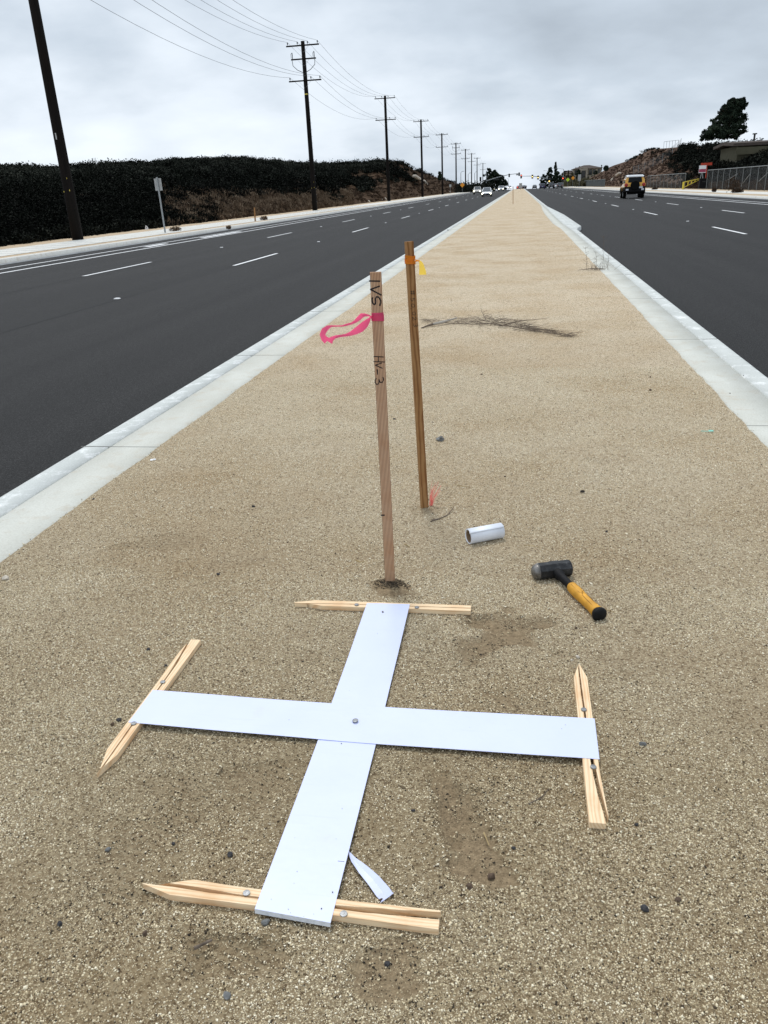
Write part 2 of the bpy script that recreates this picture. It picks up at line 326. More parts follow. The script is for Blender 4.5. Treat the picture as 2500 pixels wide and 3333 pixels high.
MT['leaf_brownr'] = tone_mat('reddish_brush', [(0, (0.06, 0.038, 0.028)), (1, (0.13, 0.088, 0.064))], 0.95, 0.03)
MT['leaf_straw'] = tone_mat('dry_grass', [(0, (0.05, 0.032, 0.020)), (0.6, (0.13, 0.09, 0.06)), (1, (0.27, 0.21, 0.15))], 0.95, 0.05)
MT['leaf_tree'] = tone_mat('conifer_leaf', [(0, (0.008, 0.013, 0.009)), (0.6, (0.022, 0.034, 0.022)), (1, (0.055, 0.075, 0.05))], 0.9, 0.08)
MT['leaf_olive'] = tone_mat('olive_leaf', [(0, (0.03, 0.03, 0.018)), (1, (0.11, 0.10, 0.06))], 0.9, 0.08)
MT['bark'] = simple('bark', (0.05, 0.04, 0.03), 0.9, 0.1, var=0.3, scale=4)
# chain link: see-through mesh pattern
m, t, b = mat_base('chain_link', 0.6, 0.3, 0.3)
b.inputs['Base Color'].default_value = (0.09, 0.097, 0.10, 1)
tc = N(t, 'ShaderNodeTexCoord'); s = N(t, 'ShaderNodeSeparateXYZ'); L(t, tc.outputs['Object'], s.inputs[0])
def tri(a):
    return math_n(t, 'ABSOLUTE', math_n(t, 'SUBTRACT', math_n(t, 'FRACT', math_n(t, 'MULTIPLY', a, 9.0)), 0.5))
d1 = tri(math_n(t, 'ADD', s.outputs[1], s.outputs[2])); d2 = tri(math_n(t, 'SUBTRACT', s.outputs[1], s.outputs[2]))
k = math_n(t, 'LESS_THAN', math_n(t, 'MINIMUM', d1, d2), 0.065)
nn = noise_tex(t, 0.5); k = math_n(t, 'MULTIPLY', k, 0.95)
L(t, k, b.inputs['Alpha']); MT['chain'] = m
MT['screen'] = simple('windscreen_mesh', (0.055, 0.065, 0.068), 0.8, 0.1, var=0.15, scale=1.0)

# ------------------------------------------------------------------ helpers
class MB:
    def __init__(s): s.v = []; s.f = []; s.mi = []; s.cur = 0
    def add(s, vs, fs):
        o = len(s.v); s.v += [tuple(p) for p in vs]; s.f += [tuple(i + o for i in q) for q in fs]; s.mi += [s.cur] * len(fs); return s
    def box(s, c, d, R=None, taper=1.0):
        x, y, z = d[0] / 2, d[1] / 2, d[2] / 2; P = []
        for k in (-1, 1):
            q = taper if k > 0 else 1
            for (a, b) in ((-1, -1), (1, -1), (1, 1), (-1, 1)):
                p = Vector((a * x * q, b * y * q, k * z)); p = R @ p if R else p; P.append(p + Vector(c))
        return s.add(P, [(3, 2, 1, 0), (4, 5, 6, 7), (0, 1, 5, 4), (1, 2, 6, 5), (2, 3, 7, 6), (3, 0, 4, 7)])
    def bar(s, a, b, w, h=None):
        a, b = Vector(a), Vector(b); h = h or w; d = b - a
        R = d.to_track_quat('X', 'Z').to_matrix(); return s.box((a + b) / 2, (d.length, w, h), R)
    def tube(s, pts, rad, n=8, cap=True):
        pts = [Vector(p) for p in pts]; rs = rad if isinstance(rad, (list, tuple)) else [rad] * len(pts)
        o = len(s.v); prev = None
        for i, p in enumerate(pts):
            d = (pts[min(i + 1, len(pts) - 1)] - pts[max(i - 1, 0)]).normalized()
            if prev is None:
                a = Vector((0, 0, 1)) if abs(d.z) < 0.9 else Vector((1, 0, 0)); x = d.cross(a).normalized()
            else: x = (prev - d * prev.dot(d)).normalized()
            prev = x; y = d.cross(x)
            for k in range(n):
                an = 2 * math.pi * k / n; s.v.append(tuple(p + (x * math.cos(an) + y * math.sin(an)) * rs[i]))
        for i in range(len(pts) - 1):
            for k in range(n):
                a = o + i * n + k; b = o + i * n + (k + 1) % n; s.f.append((a, b, b + n, a + n)); s.mi.append(s.cur)
        if cap:
            s.f.append(tuple(o + k for k in range(n))[::-1]); s.mi.append(s.cur)
            s.f.append(tuple(o + (len(pts) - 1) * n + k for k in range(n))); s.mi.append(s.cur)
        return s
    def lathe(s, origin, axis, prof, n=20):   # prof: list of (dist along axis, radius)
        origin = Vector(origin); axis = Vector(axis).normalized()
        return s.tube([origin + axis * a for a, r in prof], [max(r, 1e-5) for a, r in prof], n)
    def prism(s, poly, z0, z1):
        n = len(poly); vs = [(x, y, z0) for x, y in poly] + [(x, y, z1) for x, y in poly]
        fs = [tuple(range(n))[::-1], tuple(range(n, 2 * n))] + [(i, (i + 1) % n, (i + 1) % n + n, i + n) for i in range(n)]
        return s.add(vs, fs)
    def build(s, name, mats, parent=None, smooth=False, loc=None, rot=None, bevel=0, kind=None):
        me = bpy.data.meshes.new(name); me.from_pydata(s.v, [], s.f); me.update()
        for mm in (mats if isinstance(mats, (list, tuple)) else [mats]): me.materials.append(MT[mm])
        if isinstance(mats, (list, tuple)): me.polygons.foreach_set('material_index', s.mi)
        if smooth: me.polygons.foreach_set('use_smooth', [True] * len(me.polygons))
        o = bpy.data.objects.new(name, me); COL.objects.link(o)
        if parent: o.parent = parent
        if loc: o.location = loc
        if rot: o.rotation_euler = rot
        if bevel:
            bv = o.modifiers.new('bevel', 'BEVEL'); bv.width = bevel; bv.segments = 2; bv.limit_method = 'ANGLE'; bv.angle_limit = math.radians(35)
        if kind: o['kind'] = kind
        return o
def thing(name, label, cat, loc=(0, 0, 0), rot=(0, 0, 0), group=None):
    o = bpy.data.objects.new(name, None); COL.objects.link(o); o.location = loc; o.rotation_euler = rot
    o['label'] = label; o['category'] = cat
    if group: o['group'] = group
    o.empty_display_size = 0.1
    return o
def tag(o, label, cat, group=None):
    o['label'] = label; o['category'] = cat
    if group: o['group'] = group
    return o
def copy_tree(o, parent=None):
    c = o.copy(); COL.objects.link(c)
    if parent: c.parent = parent; c.matrix_parent_inverse = o.matrix_parent_inverse
    for ch in [q for q in o.children]: copy_tree(ch, c)
    return c
def np_mesh(name, V, F, mats, tone=None, attr='tone', parent=None, smooth=False, domain='FACE', mi=None):
    V = np.asarray(V, dtype=np.float32); F = np.asarray(F, dtype=np.int32); k = F.shape[1]
    me = bpy.data.meshes.new(name); me.vertices.add(len(V)); me.vertices.foreach_set('co', V.ravel())
    me.loops.add(F.size); me.loops.foreach_set('vertex_index', F.ravel())
    me.polygons.add(len(F)); me.polygons.foreach_set('loop_start', np.arange(0, F.size, k, dtype=np.int32)); me.polygons.foreach_set('loop_total', np.full(len(F), k, dtype=np.int32))
    for mm in (mats if isinstance(mats, (list, tuple)) else [mats]): me.materials.append(MT[mm])
    if mi is not None: me.polygons.foreach_set('material_index', np.asarray(mi, dtype=np.int32))
    if smooth: me.polygons.foreach_set('use_smooth', np.ones(len(F), dtype=bool))
    me.update(calc_edges=True)
    if tone is not None:
        a = me.attributes.new(attr, 'FLOAT', domain); a.data.foreach_set('value', np.asarray(tone, dtype=np.float32))
    o = bpy.data.objects.new(name, me); COL.objects.link(o)
    if parent: o.parent = parent
    return o
def hsh(i, j, s=0):
    i = np.asarray(i); j = np.asarray(j)
    n = (i.astype(np.int64) * 374761393 + j.astype(np.int64) * 668265263 + s * 1274126177) & 0x7fffffff
    n = ((n ^ (n >> 13)) * 1274126177) & 0x7fffffff
    return ((n ^ (n >> 16)) & 0xffff) / 65535.0
def vnoise(x, y, s=0):
    x = np.asarray(x, dtype=float); y = np.asarray(y, dtype=float)
    i = np.floor(x); j = np.floor(y); fx = x - i; fy = y - j; fx = fx * fx * (3 - 2 * fx); fy = fy * fy * (3 - 2 * fy)
    a = hsh(i, j, s); b = hsh(i + 1, j, s); c = hsh(i, j + 1, s); d = hsh(i + 1, j + 1, s)
    return (a * (1 - fx) + b * fx) * (1 - fy) + (c * (1 - fx) + d * fx) * fy - 0.5
def fbm(x, y, s=0, o=4):
    r = 0; a = 1; f = 1
    for k in range(o): r = r + a * vnoise(x * f, y * f, s + k); a *= 0.5; f *= 2.03
    return r
def grade(y):   # the road is level, then falls away behind its crest
    y = np.asarray(y, dtype=float); t = np.maximum(y - 352, 0)
    return -np.minimum(t * t * 0.00022, t * 0.045 + 0 * t)
def strip(name, xl, xr, y0, y1, z, mat, kind='structure', ny=90, cross=0.0):
    """a long ribbon of ground between two edges, following the grade"""
    ys = np.unique(np.concatenate([np.geomspace(max(y0, 0.5) , y1, ny) if y0 >= 0.5 else np.concatenate([[y0], np.geomspace(0.6, y1, ny)])]))
    fl = xl if callable(xl) else (lambda y: np.full_like(y, xl)); fr = xr if callable(xr) else (lambda y: np.full_like(y, xr))
    Lx, Rx = fl(ys), fr(ys); zz = (z(ys) if callable(z) else z) + grade(ys)
    V = np.concatenate([np.stack([Lx, ys, zz], 1), np.stack([Rx, ys, zz], 1)]); n = len(ys)
    F = [(i, i + n, i + n + 1, i + 1) for i in range(n - 1)]
    o = np_mesh(name, V, F, mat)
    if kind: o['kind'] = kind
    return o
def profile(name, prof, y0, y1, mat, cuts=None, off=None, bulge=None, kind='structure'):
    """sweep a cross-section [(x,z)...] along Y; bulge(y) shifts x per point"""
    ys = np.concatenate([np.arange(y0, 12, 0.35), np.geomspace(12, y1, 110)]); n = len(prof); V = []
    for y in ys:
        g = float(grade(y))
        for k, (x, z) in enumerate(prof):
            dx = bulge(y, k) if bulge else 0.0; dx += 0.0015 * float(vnoise(np.array([y * 2.1]), np.array([k * .3]), 8)[0])
            V.append((x + dx, y, z + g))
    F = [(i * n + k, i * n + k + 1, (i + 1) * n + k + 1, (i + 1) * n + k) for i in range(len(ys) - 1) for k in range(n - 1)]
    o = np_mesh(name, V, F, mat); o['kind'] = kind; return o

# ------------------------------------------------------------------ ground, roads, kerbs
GY = np.array([-60, -10, 0, 40, 100, 200, 300, 352, 400, 500, 700, 1200, 3000.0]); GX = np.array([-900, -200, -60, -22, -2.6, 1.6, 22, 60, 200, 900.0])
V = []; 
for y in GY:
    for x in GX: V.append((x, y, -0.45 + float(grade(y)) - (3.0 if y > 352 else 0)))
nx = len(GX); F = [(j * nx + i, j * nx + i + 1, (j + 1) * nx + i + 1, (j + 1) * nx + i) for j in range(len(GY) - 1) for i in range(nx - 1)]
o = np_mesh('ground', V, F, 'dirt'); o['kind'] = 'structure'
RZ = -0.15
def rightL(y): # inner edge under kerb
    return np.full_like(y, 1.9)
o = strip('road', -17.6, -2.75, -12, 900, RZ, 'asphalt'); o = strip('road', 1.86, 17.5, -12, 900, RZ, 'asphalt')
# outer gutters and kerbs
strip('gutter', -17.3, lambda y: -16.75 + 0 * y, 3, 800, RZ + 0.004, 'gutter'); strip('gutter', 16.7, 17.3, 3, 800, RZ + 0.004, 'gutter')
profile('kerb', [(-17.5, -0.4), (-17.5, 0.0), (-17.28, 0.0), (-17.24, -0.02), (-17.2, -0.17)], 3, 800, 'walk')
profile('kerb', [(17.2, -0.17), (17.24, -0.02), (17.28, 0.0), (17.5, 0.0), (17.5, -0.4)], 3, 800, 'walk')
strip('verge', -18.2, -17.46, 3, 500, 0.0 - 0.006, 'dirt'); strip('verge', 17.46, 19.2, 3, 500, -0.006, 'dirt')
strip('sidewalk', -21.3, -18.16, 3, 500, 0.004, 'walk'); strip('sidewalk', 18.9, 21.4, 3, 500, 0.004, 'walk')
strip('verge', -23.6, -21.2, 3, 500, -0.002, 'dirt'); strip('verge', 21.3, 25.5, 3, 500, -0.002, 'dirt')
# joints in the left sidewalk
mb = MB()
for i in range(60):
    y = 14 + i * 1.52; mb.box((-19.72, y, 0.0055), (3.1, 0.02, 0.003))
mb.build('sidewalk_joints', 'stain', kind='structure')
# kerbs of the median: outer top, groove, inner strip
def rb(y, k):   # concrete nose that swells into the right-hand lane
    s = lambda a, b, q: min(max((q - a) / (b - a), 0), 1)
    wv = s(30.5, 31.2, y) * (1 - s(44, 62, y))
    nose = 0.30 * wv if k >= 3 else 0.10 * wv * 0
    return nose - (0.08 * s(29, 34, y) * (1 - s(44, 58, y)) if k <= 2 else 0)
profile('median_kerb', [(-2.955, -0.2), (-2.95, -0.03), (-2.935, -0.008), (-2.905, 0.0), (-2.741, 0.0), (-2.739, -0.02)], -3, 620, 'kerb')
profile('median_strip', [(-2.740, -0.02), (-2.723, -0.02), (-2.720, 0.001), (-2.25, 0.001), (-2.25, -0.2)], -3, 620, 'strip')
profile('median_kerb', [(1.846, -0.02), (1.849, 0.0), (1.99, 0.0), (2.018, -0.004), (2.032, -0.02), (2.045, -0.2)], -3, 620, 'kerb', bulge=rb)
profile('median_strip', [(1.38, -0.2), (1.38, 0.001), (1.828, 0.001), (1.831, -0.02), (1.848, -0.02)], -3, 620, 'strip', bulge=lambda y, k: rb(y, 0) if k >= 2 else 0)
# cross joints, every 3.05 m or so
mb = MB()
for i in range(28):
    y = 4.65 + (i - 1) * 3.1
    mb.box((-2.66, y, 0.0016), (0.57, 0.007, 0.0012)); mb.box((-2.82, y + 0.004, 0.0012), (0.21, 0.006, 0.0016))
for i in range(26):
    y = 2.1 + i * 3.1
    mb.box((1.67, y, 0.0016), (0.34, 0.007, 0.0012)); mb.box((1.93, y, 0.0015), (0.16, 0.009, 0.0025))
mb.build('kerb_joints', 'joint', kind='structure')
# road markings
def dashes(x, y0, cyc, ln, n, w=0.11):
    mb = MB()
    for i in range(n):
        y = y0 + i * cyc
        if y > 345: break
        mb.add([(x - w / 2, y, RZ + .004), (x + w / 2, y, RZ + .004), (x + w / 2, y + ln, RZ + .004), (x - w / 2, y + ln, RZ + .004)], [(0, 1, 2, 3)])
    return mb
mk = dashes(-7.62, 4.6, 16.3, 4.1, 22); mk2 = dashes(-11.1, 3.2, 16.0, 4.0, 22); mk3 = dashes(6.8, 9.6, 16.6, 4.4, 21); mk4 = dashes(10.4, 7.8, 16.5, 4.4, 21)
for q in (mk2, mk3, mk4): mk.add(q.v, q.f)
mk.build('lane_dashes', 'paint', kind='structure')
for (x, w) in ((-14.65, 0.14), (-15.62, 0.12), (14.15, 0.14), (15.0, 0.12)):
    strip('lane_line', x - w / 2, x + w / 2, 3, 345, RZ + 0.004, 'paint')
for x in (-7.55, -11.02, -3.3 - 0.95, 6.9, 10.5):
    if x == -4.25: continue
    strip('pavement_seam', lambda y, x=x: x - 0.02 + 0.02 * vnoise(y * 0.6, y * 0 + 3), lambda y, x=x: x + 0.035 + 0.02 * vnoise(y * 0.6, y * 0 + 3), 3, 300, RZ + 0.0022, 'seam')
# faint bike-lane stencil and dark gutter staining at the left
for (a, bb, y0, y1) in ((-15.35, -15.0, 31.5, 33.4), (-15.3, -14.95, 37.5, 43)):
    strip('bike_lane_marking', a, bb, y0, y1, RZ + 0.004, 'paint', ny=5)

# raised road markers
k = 0
for x, y0, cyc, side in ((-7.6, 14.2, 16.3, 'left'), (-11.05, 13.2, 16.0, 'left'), (6.82, 35.2, 16.6, 'right'), (10.42, 50.3, 16.5, 'right')):
    for i in range(5):
        y = y0 + i * cyc
        o = MB().box((0, 0, 0.008), (0.11, 0.10, 0.016), taper=0.7).build('road_marker', 'paint', loc=(x, y, RZ + 0.002), bevel=0.002)
        lane = {-7.6: 'inner lane line of the left road', -11.05: 'outer lane line of the left road', 6.82: 'inner lane line of the right road', 10.42: 'outer lane line of the right road'}[x]
        tag(o, 'small white raised marker, %s closest on the %s' % (['first', 'second', 'third', 'fourth', 'fifth'][i], lane), 'road marker', 'raised road markers')

# ------------------------------------------------------------------ decomposed granite surface of the median
PATCH = [  # disturbed soil: centre (px,py), radii (m), depth
    (1620, 2085, 0.15, 0.12, 0.010, 1.15), (1450, 2600, 0.06, 0.12, 0.012, 1.2), (1560, 2790, 0.065, 0.08, 0.010, 1.2), (800, 2560, 0.07, 0.09, 0.008, 0.35),
    (700, 3130, 0.11, 0.05, 0.010, 0.3), (1290, 3120, 0.035, 0.03, 0.006, 0.7), (1640, 2285, 0.06, 0.05, 0.006, 0.7), (520, 1775, 0.15, 0.10, 0.008, 0.45), (1640, 2040, 0.13, 0.05, 0.008, 0.7), (1480, 2640, 0.05, 0.12, 0.008, 0.9), (1530, 2740, 0.06, 0.08, 0.006, 0.7), (640, 3090, 0.10, 0.06, 0.006, 0.35), (560, 2560, 0.10, 0.07, 0.005, 0.3), (760, 1830, 0.09, 0.05, 0.004, 0.35), (1000, 2150, 0.08, 0.05, 0.004, 0.35), (2050, 2200, 0.07, 0.06, 0.004, 0.4),
    (1275, 1925, 0.07, 0.05, -0.012, 1.4), (1385, 1662, 0.06, 0.05, -0.006, 0.4), (1250, 3200, 0.06, 0.04, 0.006, 0.9), (430, 2800, 0.12, 0.16, 0.004, 0.2)]
PC = [(gnd(a, b_, 0), rx, ry, d, s) for a, b_, rx, ry, d, s in PATCH]
def surf(x, y):
    z = 0.004 + (0.006 + 0.010 * np.clip((y - 3.2) / 2, 0, 1)) * fbm(x * 1.3, y * 1.1, 5, 3) + 0.0035 * fbm(x * 7, y * 7, 9, 3)
    z = 0.004 + (z - 0.004) * (1 - 0.75 * np.clip((1.0 - np.abs(x + 0.45)) / .15, 0, 1) * np.clip((3.0 - y) / .3, 0, 1))
    edge = np.minimum(np.clip((x + 2.45) / 0.35, 0, 1), np.clip((1.58 - x) / 0.35, 0, 1))
    z = z * edge + 0.004
    soil = np.zeros_like(z)
    for c, rx, ry, d, s in PC:
        dx = (x - c.x) / rx; dy = (y - c.y) / ry
        r = np.sqrt(dx * dx + dy * dy) + 1.6 * fbm(x * 8, y * 11, 31, 5)
        q = np.clip((1.25 - r) * 1.4, 0, 1); q = q * q * (3 - 2 * q)
        z = z - d * q + 0.0022 * q * np.sin(95 * (dy * ry + 0.35 * np.abs(dx * rx)) * 3.0) * (s < .5) + 0.25 * abs(d) * np.exp(-((r - 1.3) / 0.25) ** 2); soil = np.maximum(soil, q * s)
    z = np.where(z < 0.003, 0.003 - (0.003 - z) * 1.0, z)
    return z, soil
def edges(y):
    l = -2.37 + 0.02 * fbm(y * 3.0, y * 0 + 1.5, 3, 4); r = 1.505 + 0.022 * fbm(y * 3.0, y * 0 + 7.5, 4, 4)
    r = r - 0.13 * np.clip((y - 30) / 4, 0, 1) * np.clip((58 - y) / 12, 0, 1) + 0.14 * np.clip((y - 56) / 8, 0, 1)
    r = r + 0.30 * np.clip((4.9 - y) / 1.6, 0, 1) ** 1.5
    return l, r
def sand(name, ys, nxn):
    l, r = edges(ys); u = np.linspace(0, 1, nxn)
    X = l[:, None] + (r - l)[:, None] * u[None]; Y = np.repeat(ys[:, None], nxn, 1)
    Z, S = surf(X, Y); Z = Z + grade(Y)
    V = np.stack([X, Y, Z], 2).reshape(-1, 3)
    j, i = np.meshgrid(np.arange(len(ys) - 1), np.arange(nxn - 1), indexing='ij'); a = (j * nxn + i).ravel()
    F = np.stack([a, a + 1, a + nxn + 1, a + nxn], 1)
    o = np_mesh(name, V, F, 'dg', S.reshape(-1), 'soil', smooth=True, domain='POINT'); o['kind'] = 'structure'
    a = o.data.attributes.new('far_tone', 'FLOAT', 'POINT'); a.data.foreach_set('value', (np.clip((Y.reshape(-1) - 1.8) / 9, 0, 1) ** .6).astype(np.float32)); return o
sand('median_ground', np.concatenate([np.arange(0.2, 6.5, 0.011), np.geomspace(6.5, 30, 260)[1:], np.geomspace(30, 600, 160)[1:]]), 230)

def stones_np(x, y, z, s, flat=0.65):
    """irregular 6-point grains"""
    n = len(x)
    base = np.array([(1, 0, 0), (0, 1, 0), (-1, 0, 0), (0, -1, 0), (0, 0, 1), (0, 0, -1)], dtype=float)
    fc = np.array([(0, 1, 4), (1, 2, 4), (2, 3, 4), (3, 0, 4), (1, 0, 5), (2, 1, 5), (3, 2, 5), (0, 3, 5)])
    P = base[None] * RNG.uniform(0.55, 1.25, (n, 6, 1)) + RNG.uniform(-0.3, 0.3, (n, 6, 3)); P[:, :, 2] *= flat
    a = RNG.uniform(0, 6.283, n); c, sn = np.cos(a)[:, None], np.sin(a)[:, None]
    tl = RNG.uniform(-0.5, 0.5, (n, 1)); X0 = P[:, :, 0]; Z0 = P[:, :, 2]
    X1 = X0 * np.cos(tl) - Z0 * np.sin(tl); Z1 = X0 * np.sin(tl) + Z0 * np.cos(tl)
    X = X1 * c - P[:, :, 1] * sn; Y = X1 * sn + P[:, :, 1] * c
    V = np.stack([X * s[:, None] + x[:, None], Y * s[:, None] + y[:, None], Z1 * s[:, None] + z[:, None]], 2).reshape(-1, 3)
    F = (fc[None] + (np.arange(n) * 6)[:, None, None]).reshape(-1, 3)
    return V, F
def scatter(n, y0, y1, smin, smax, keep):
    u = RNG.random(n); y = y0 + (y1 - y0) * u
    l, r = edges(y); x = l + (r - l) * RNG.random(n) + RNG.normal(0, 0.012, n)
    # only the wedge the lens could see, with a margin for a step to the side
    ok = (x > -0.80 * y - 0.62) & (x < 0.55 * y + 0.62)
    x, y = x[ok], y[ok]; z, soil = surf(x, y)
    ok = (RNG.random(len(x)) > soil * keep * np.clip(.8 + 1.6 * fbm(x * 30, y * 30, 91, 3), .3, 1.1)) & (RNG.random(len(x)) < 0.93 + 1.3 * np.minimum(fbm(x * 2.6, y * 3.4, 71, 4) + .08, 0.05)); x, y, z, soil = x[ok], y[ok], z[ok], soil[ok]
    s = smin + (smax - smin) * RNG.random(len(x)) ** 3.0
    return x, y, z + s * 0.15, s, soil
XS = [scatter(320000, 0.45, 2.0, 0.0009, 0.0022, 0.6), scatter(600000, 0.45, 2.9, 0.0012, 0.0037, 0.85), scatter(300000, 2.9, 7.0, 0.0018, 0.0042, 0.7), scatter(60000, 7.0, 10.5, 0.002, 0.0044, 0.7), scatter(40000, 10.5, 15, 0.0022, 0.0046, 0.7), scatter(20000, 15, 24, 0.0024, 0.005, 0.7), scatter(9000, 0.5, 7, 0.0034, 0.0058, 0.3), scatter(900, 0.6, 9, 0.005, 0.008, 0.3)]
x, y, z, s, soil = [np.concatenate(q) for q in zip(*XS)]
Vg, Fg = stones_np(x, y, z, s)
tn = np.clip(RNG.beta(1.55, 1.35, len(x)) + 0.16 * fbm(x * 2.2, y * 2.2, 50, 3) - 0.30 * soil + 0.17 * np.clip((y - 1.7) / 2.6, 0, 1), 0, 1)  # grain tone also lightens with distance along the median
dk = RNG.random(len(x)); tn = np.where(dk < 0.05, RNG.random(len(x)) * 0.1, tn)
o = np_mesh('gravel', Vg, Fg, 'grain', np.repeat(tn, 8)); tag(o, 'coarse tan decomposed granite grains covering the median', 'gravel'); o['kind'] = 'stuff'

def sz(x, y): return float(surf(np.array([x]), np.array([y]))[0][0])

# ------------------------------------------------------------------ survey target: split stakes on the ground
def interp(pts, x):
    return float(np.interp(x, [p[0] for p in pts], [p[1] for p in pts]))
HW = 0.0215; TH = 0.019
def half(name, L0, x0, x1, outer, inner, parent, z0=0.002, lift=0.0, tip=0.08, sgn=1):
    xs = np.unique(np.concatenate([np.linspace(x0, x1, 26), [tip] if x0 < tip < x1 else []]))
    rng = random.Random(name + str(L0) + str(sgn))
    po = [(x, min(1, max(x - x0, 0.0) / tip) * outer(x) if x < x0 + tip else outer(x)) for x in xs]
    pi = [(x, inner(x) + sgn * 0.0011 + (rng.random() - 0.5) * 0.0012) for x in xs]
    pi = [(x, (min(q, w_[1]) if sgn > 0 else max(q, w_[1]))) for (x, q), w_ in zip(pi, po)]
    mb = MB(); n = len(xs)
    th = TH + lift
    vs = []
    for (x, a), (_, b_) in zip(po, pi): vs += [(x, a, z0), (x, b_, z0), (x, b_, z0 + th), (x, a, z0 + th)]
    fs = [(0, 1, 2, 3)] + [((n - 1) * 4 + 3, (n - 1) * 4 + 2, (n - 1) * 4 + 1, (n - 1) * 4)]
    for i in range(n - 1):
        for k in range(4): a = i * 4 + k; c = i * 4 + (k + 1) % 4; fs.append((a, a + 4, c + 4, c))
    if sgn < 0: fs = [q[::-1] for q in fs]
    mb.add(vs, fs)
    return mb.build(name, 'wood_new', parent, bevel=0.0006)
def nail(p, parent, r=0.0088, name='nail'):
    mb = MB(); mb.lathe((p[0], p[1], p[2] - 0.006), (0, 0, 1), [(0, 0.002), (0.0062, 0.002), (0.0064, r * 0.95), (0.0072, r), (0.0084, r * 0.93), (0.0088, r * 0.55), (0.0084, 0.0001)], 14)
    return mb.build(name, 'nail', parent)
def lying_stake(tip, butt, label, A, B, nails, z=0.0, group='split wooden stakes under the ends of the white cross'):
    t_ = gnd(*tip, TH); b_ = gnd(*butt, TH); d = b_ - t_; Ln = d.length; ang = math.atan2(d.y, d.x)
    root = thing('split_stake', label, 'wooden stake', (t_.x, t_.y, 0.007 + z), (0, 0, ang), group)
    for cfg, sg in ((A, 1), (B, -1)):
        half('split_half', Ln, cfg['x0'] * Ln, cfg['x1'] * Ln, lambda x, c=cfg: interp(c['outer'], x / Ln), lambda x, c=cfg: interp(c['inner'], x / Ln), root, lift=cfg.get('lift', 0), sgn=sg)
    inv = Matrix.Rotation(-ang, 3, 'Z')
    for (px, py) in nails:
        q = inv @ (gnd(px, py, 0.007 + TH) - t_); nail((q.x, q.y, TH + 0.0035), root)
    return root
c_ = HW
lying_stake((1884, 2166), (1946, 2688), 'split pale stake under the right end of the white cross, long crack curving outward',
    dict(x0=0.0, x1=0.965, outer=[(0, c_), (.75, c_), (.965, c_ + .007)], inner=[(0, -.001), (.2, -.001), (.45, .0025), (.6, .005), (.75, .012), (.86, .018), (.965, .0265)]),
    dict(x0=0.0, x1=1.0, outer=[(0, -c_), (1, -c_)], inner=[(0, -.002), (.2, -.004), (.45, -.001), (.6, -.0005), (.75, .003), (.86, .009), (.95, .0185), (1, .0215)]),
    [(1900, 2313), (1931, 2500)])
lying_stake((316, 2524), (636, 2088), 'split pale stake under the left end of the white cross, its far end forked',
    dict(x0=0.03, x1=0.96, outer=[(0, c_), (.6, c_), (.85, c_ + .003), (.96, c_ - .001)], inner=[(0, -.004), (.3, .001), (.6, .002), (.75, .006), (.96, .019)]),
    dict(x0=0.0, x1=1.0, outer=[(0, -c_), (1, -c_ - .001)], inner=[(0, -.006), (.3, -.0015), (.6, -.0005), (.75, .000), (.88, .009), (1, .017)]),
    [(530.5, 2223), (436, 2358)])
lying_stake((960, 1966), (1533, 1986), 'split pale stake under the far end of the white cross, beside the upright lath',
    dict(x0=0.0, x1=1.0, outer=[(0, c_), (1, c_)], inner=[(0, -.006), (.12, -.005), (.3, .0005), (.6, .0012), (1, .0008)]),
    dict(x0=0.05, x1=1.0, outer=[(0, -c_), (1, -c_)], inner=[(0, -.012), (.12, -.0075), (.3, -.002), (.6, -.0012), (1, -.0018)]),
    [(1161, 1971), (1357, 1980)])
lying_stake((465, 2884), (1431, 3003), 'split pale stake under the near end of the white cross, gaping open at both ends',
    dict(x0=0.055, x1=1.0, outer=[(0, c_ + .012), (.3, c_ + .002), (.7, c_), (1, c_ + .003)], inner=[(0, .011), (.1, .009), (.22, .006), (.35, .001), (.6, .002), (.8, .009), (1, .0185)]),
    dict(x0=0.0, x1=1.0, outer=[(0, -c_), (.7, -c_), (1, -c_ - .003)], inner=[(0, .002), (.1, .002), (.22, -.0015), (.35, -.001), (.6, -.002), (.75, -.004), (.88, -.001), (1, .0015)]),
    [(803, 2911), (1119, 2979)])

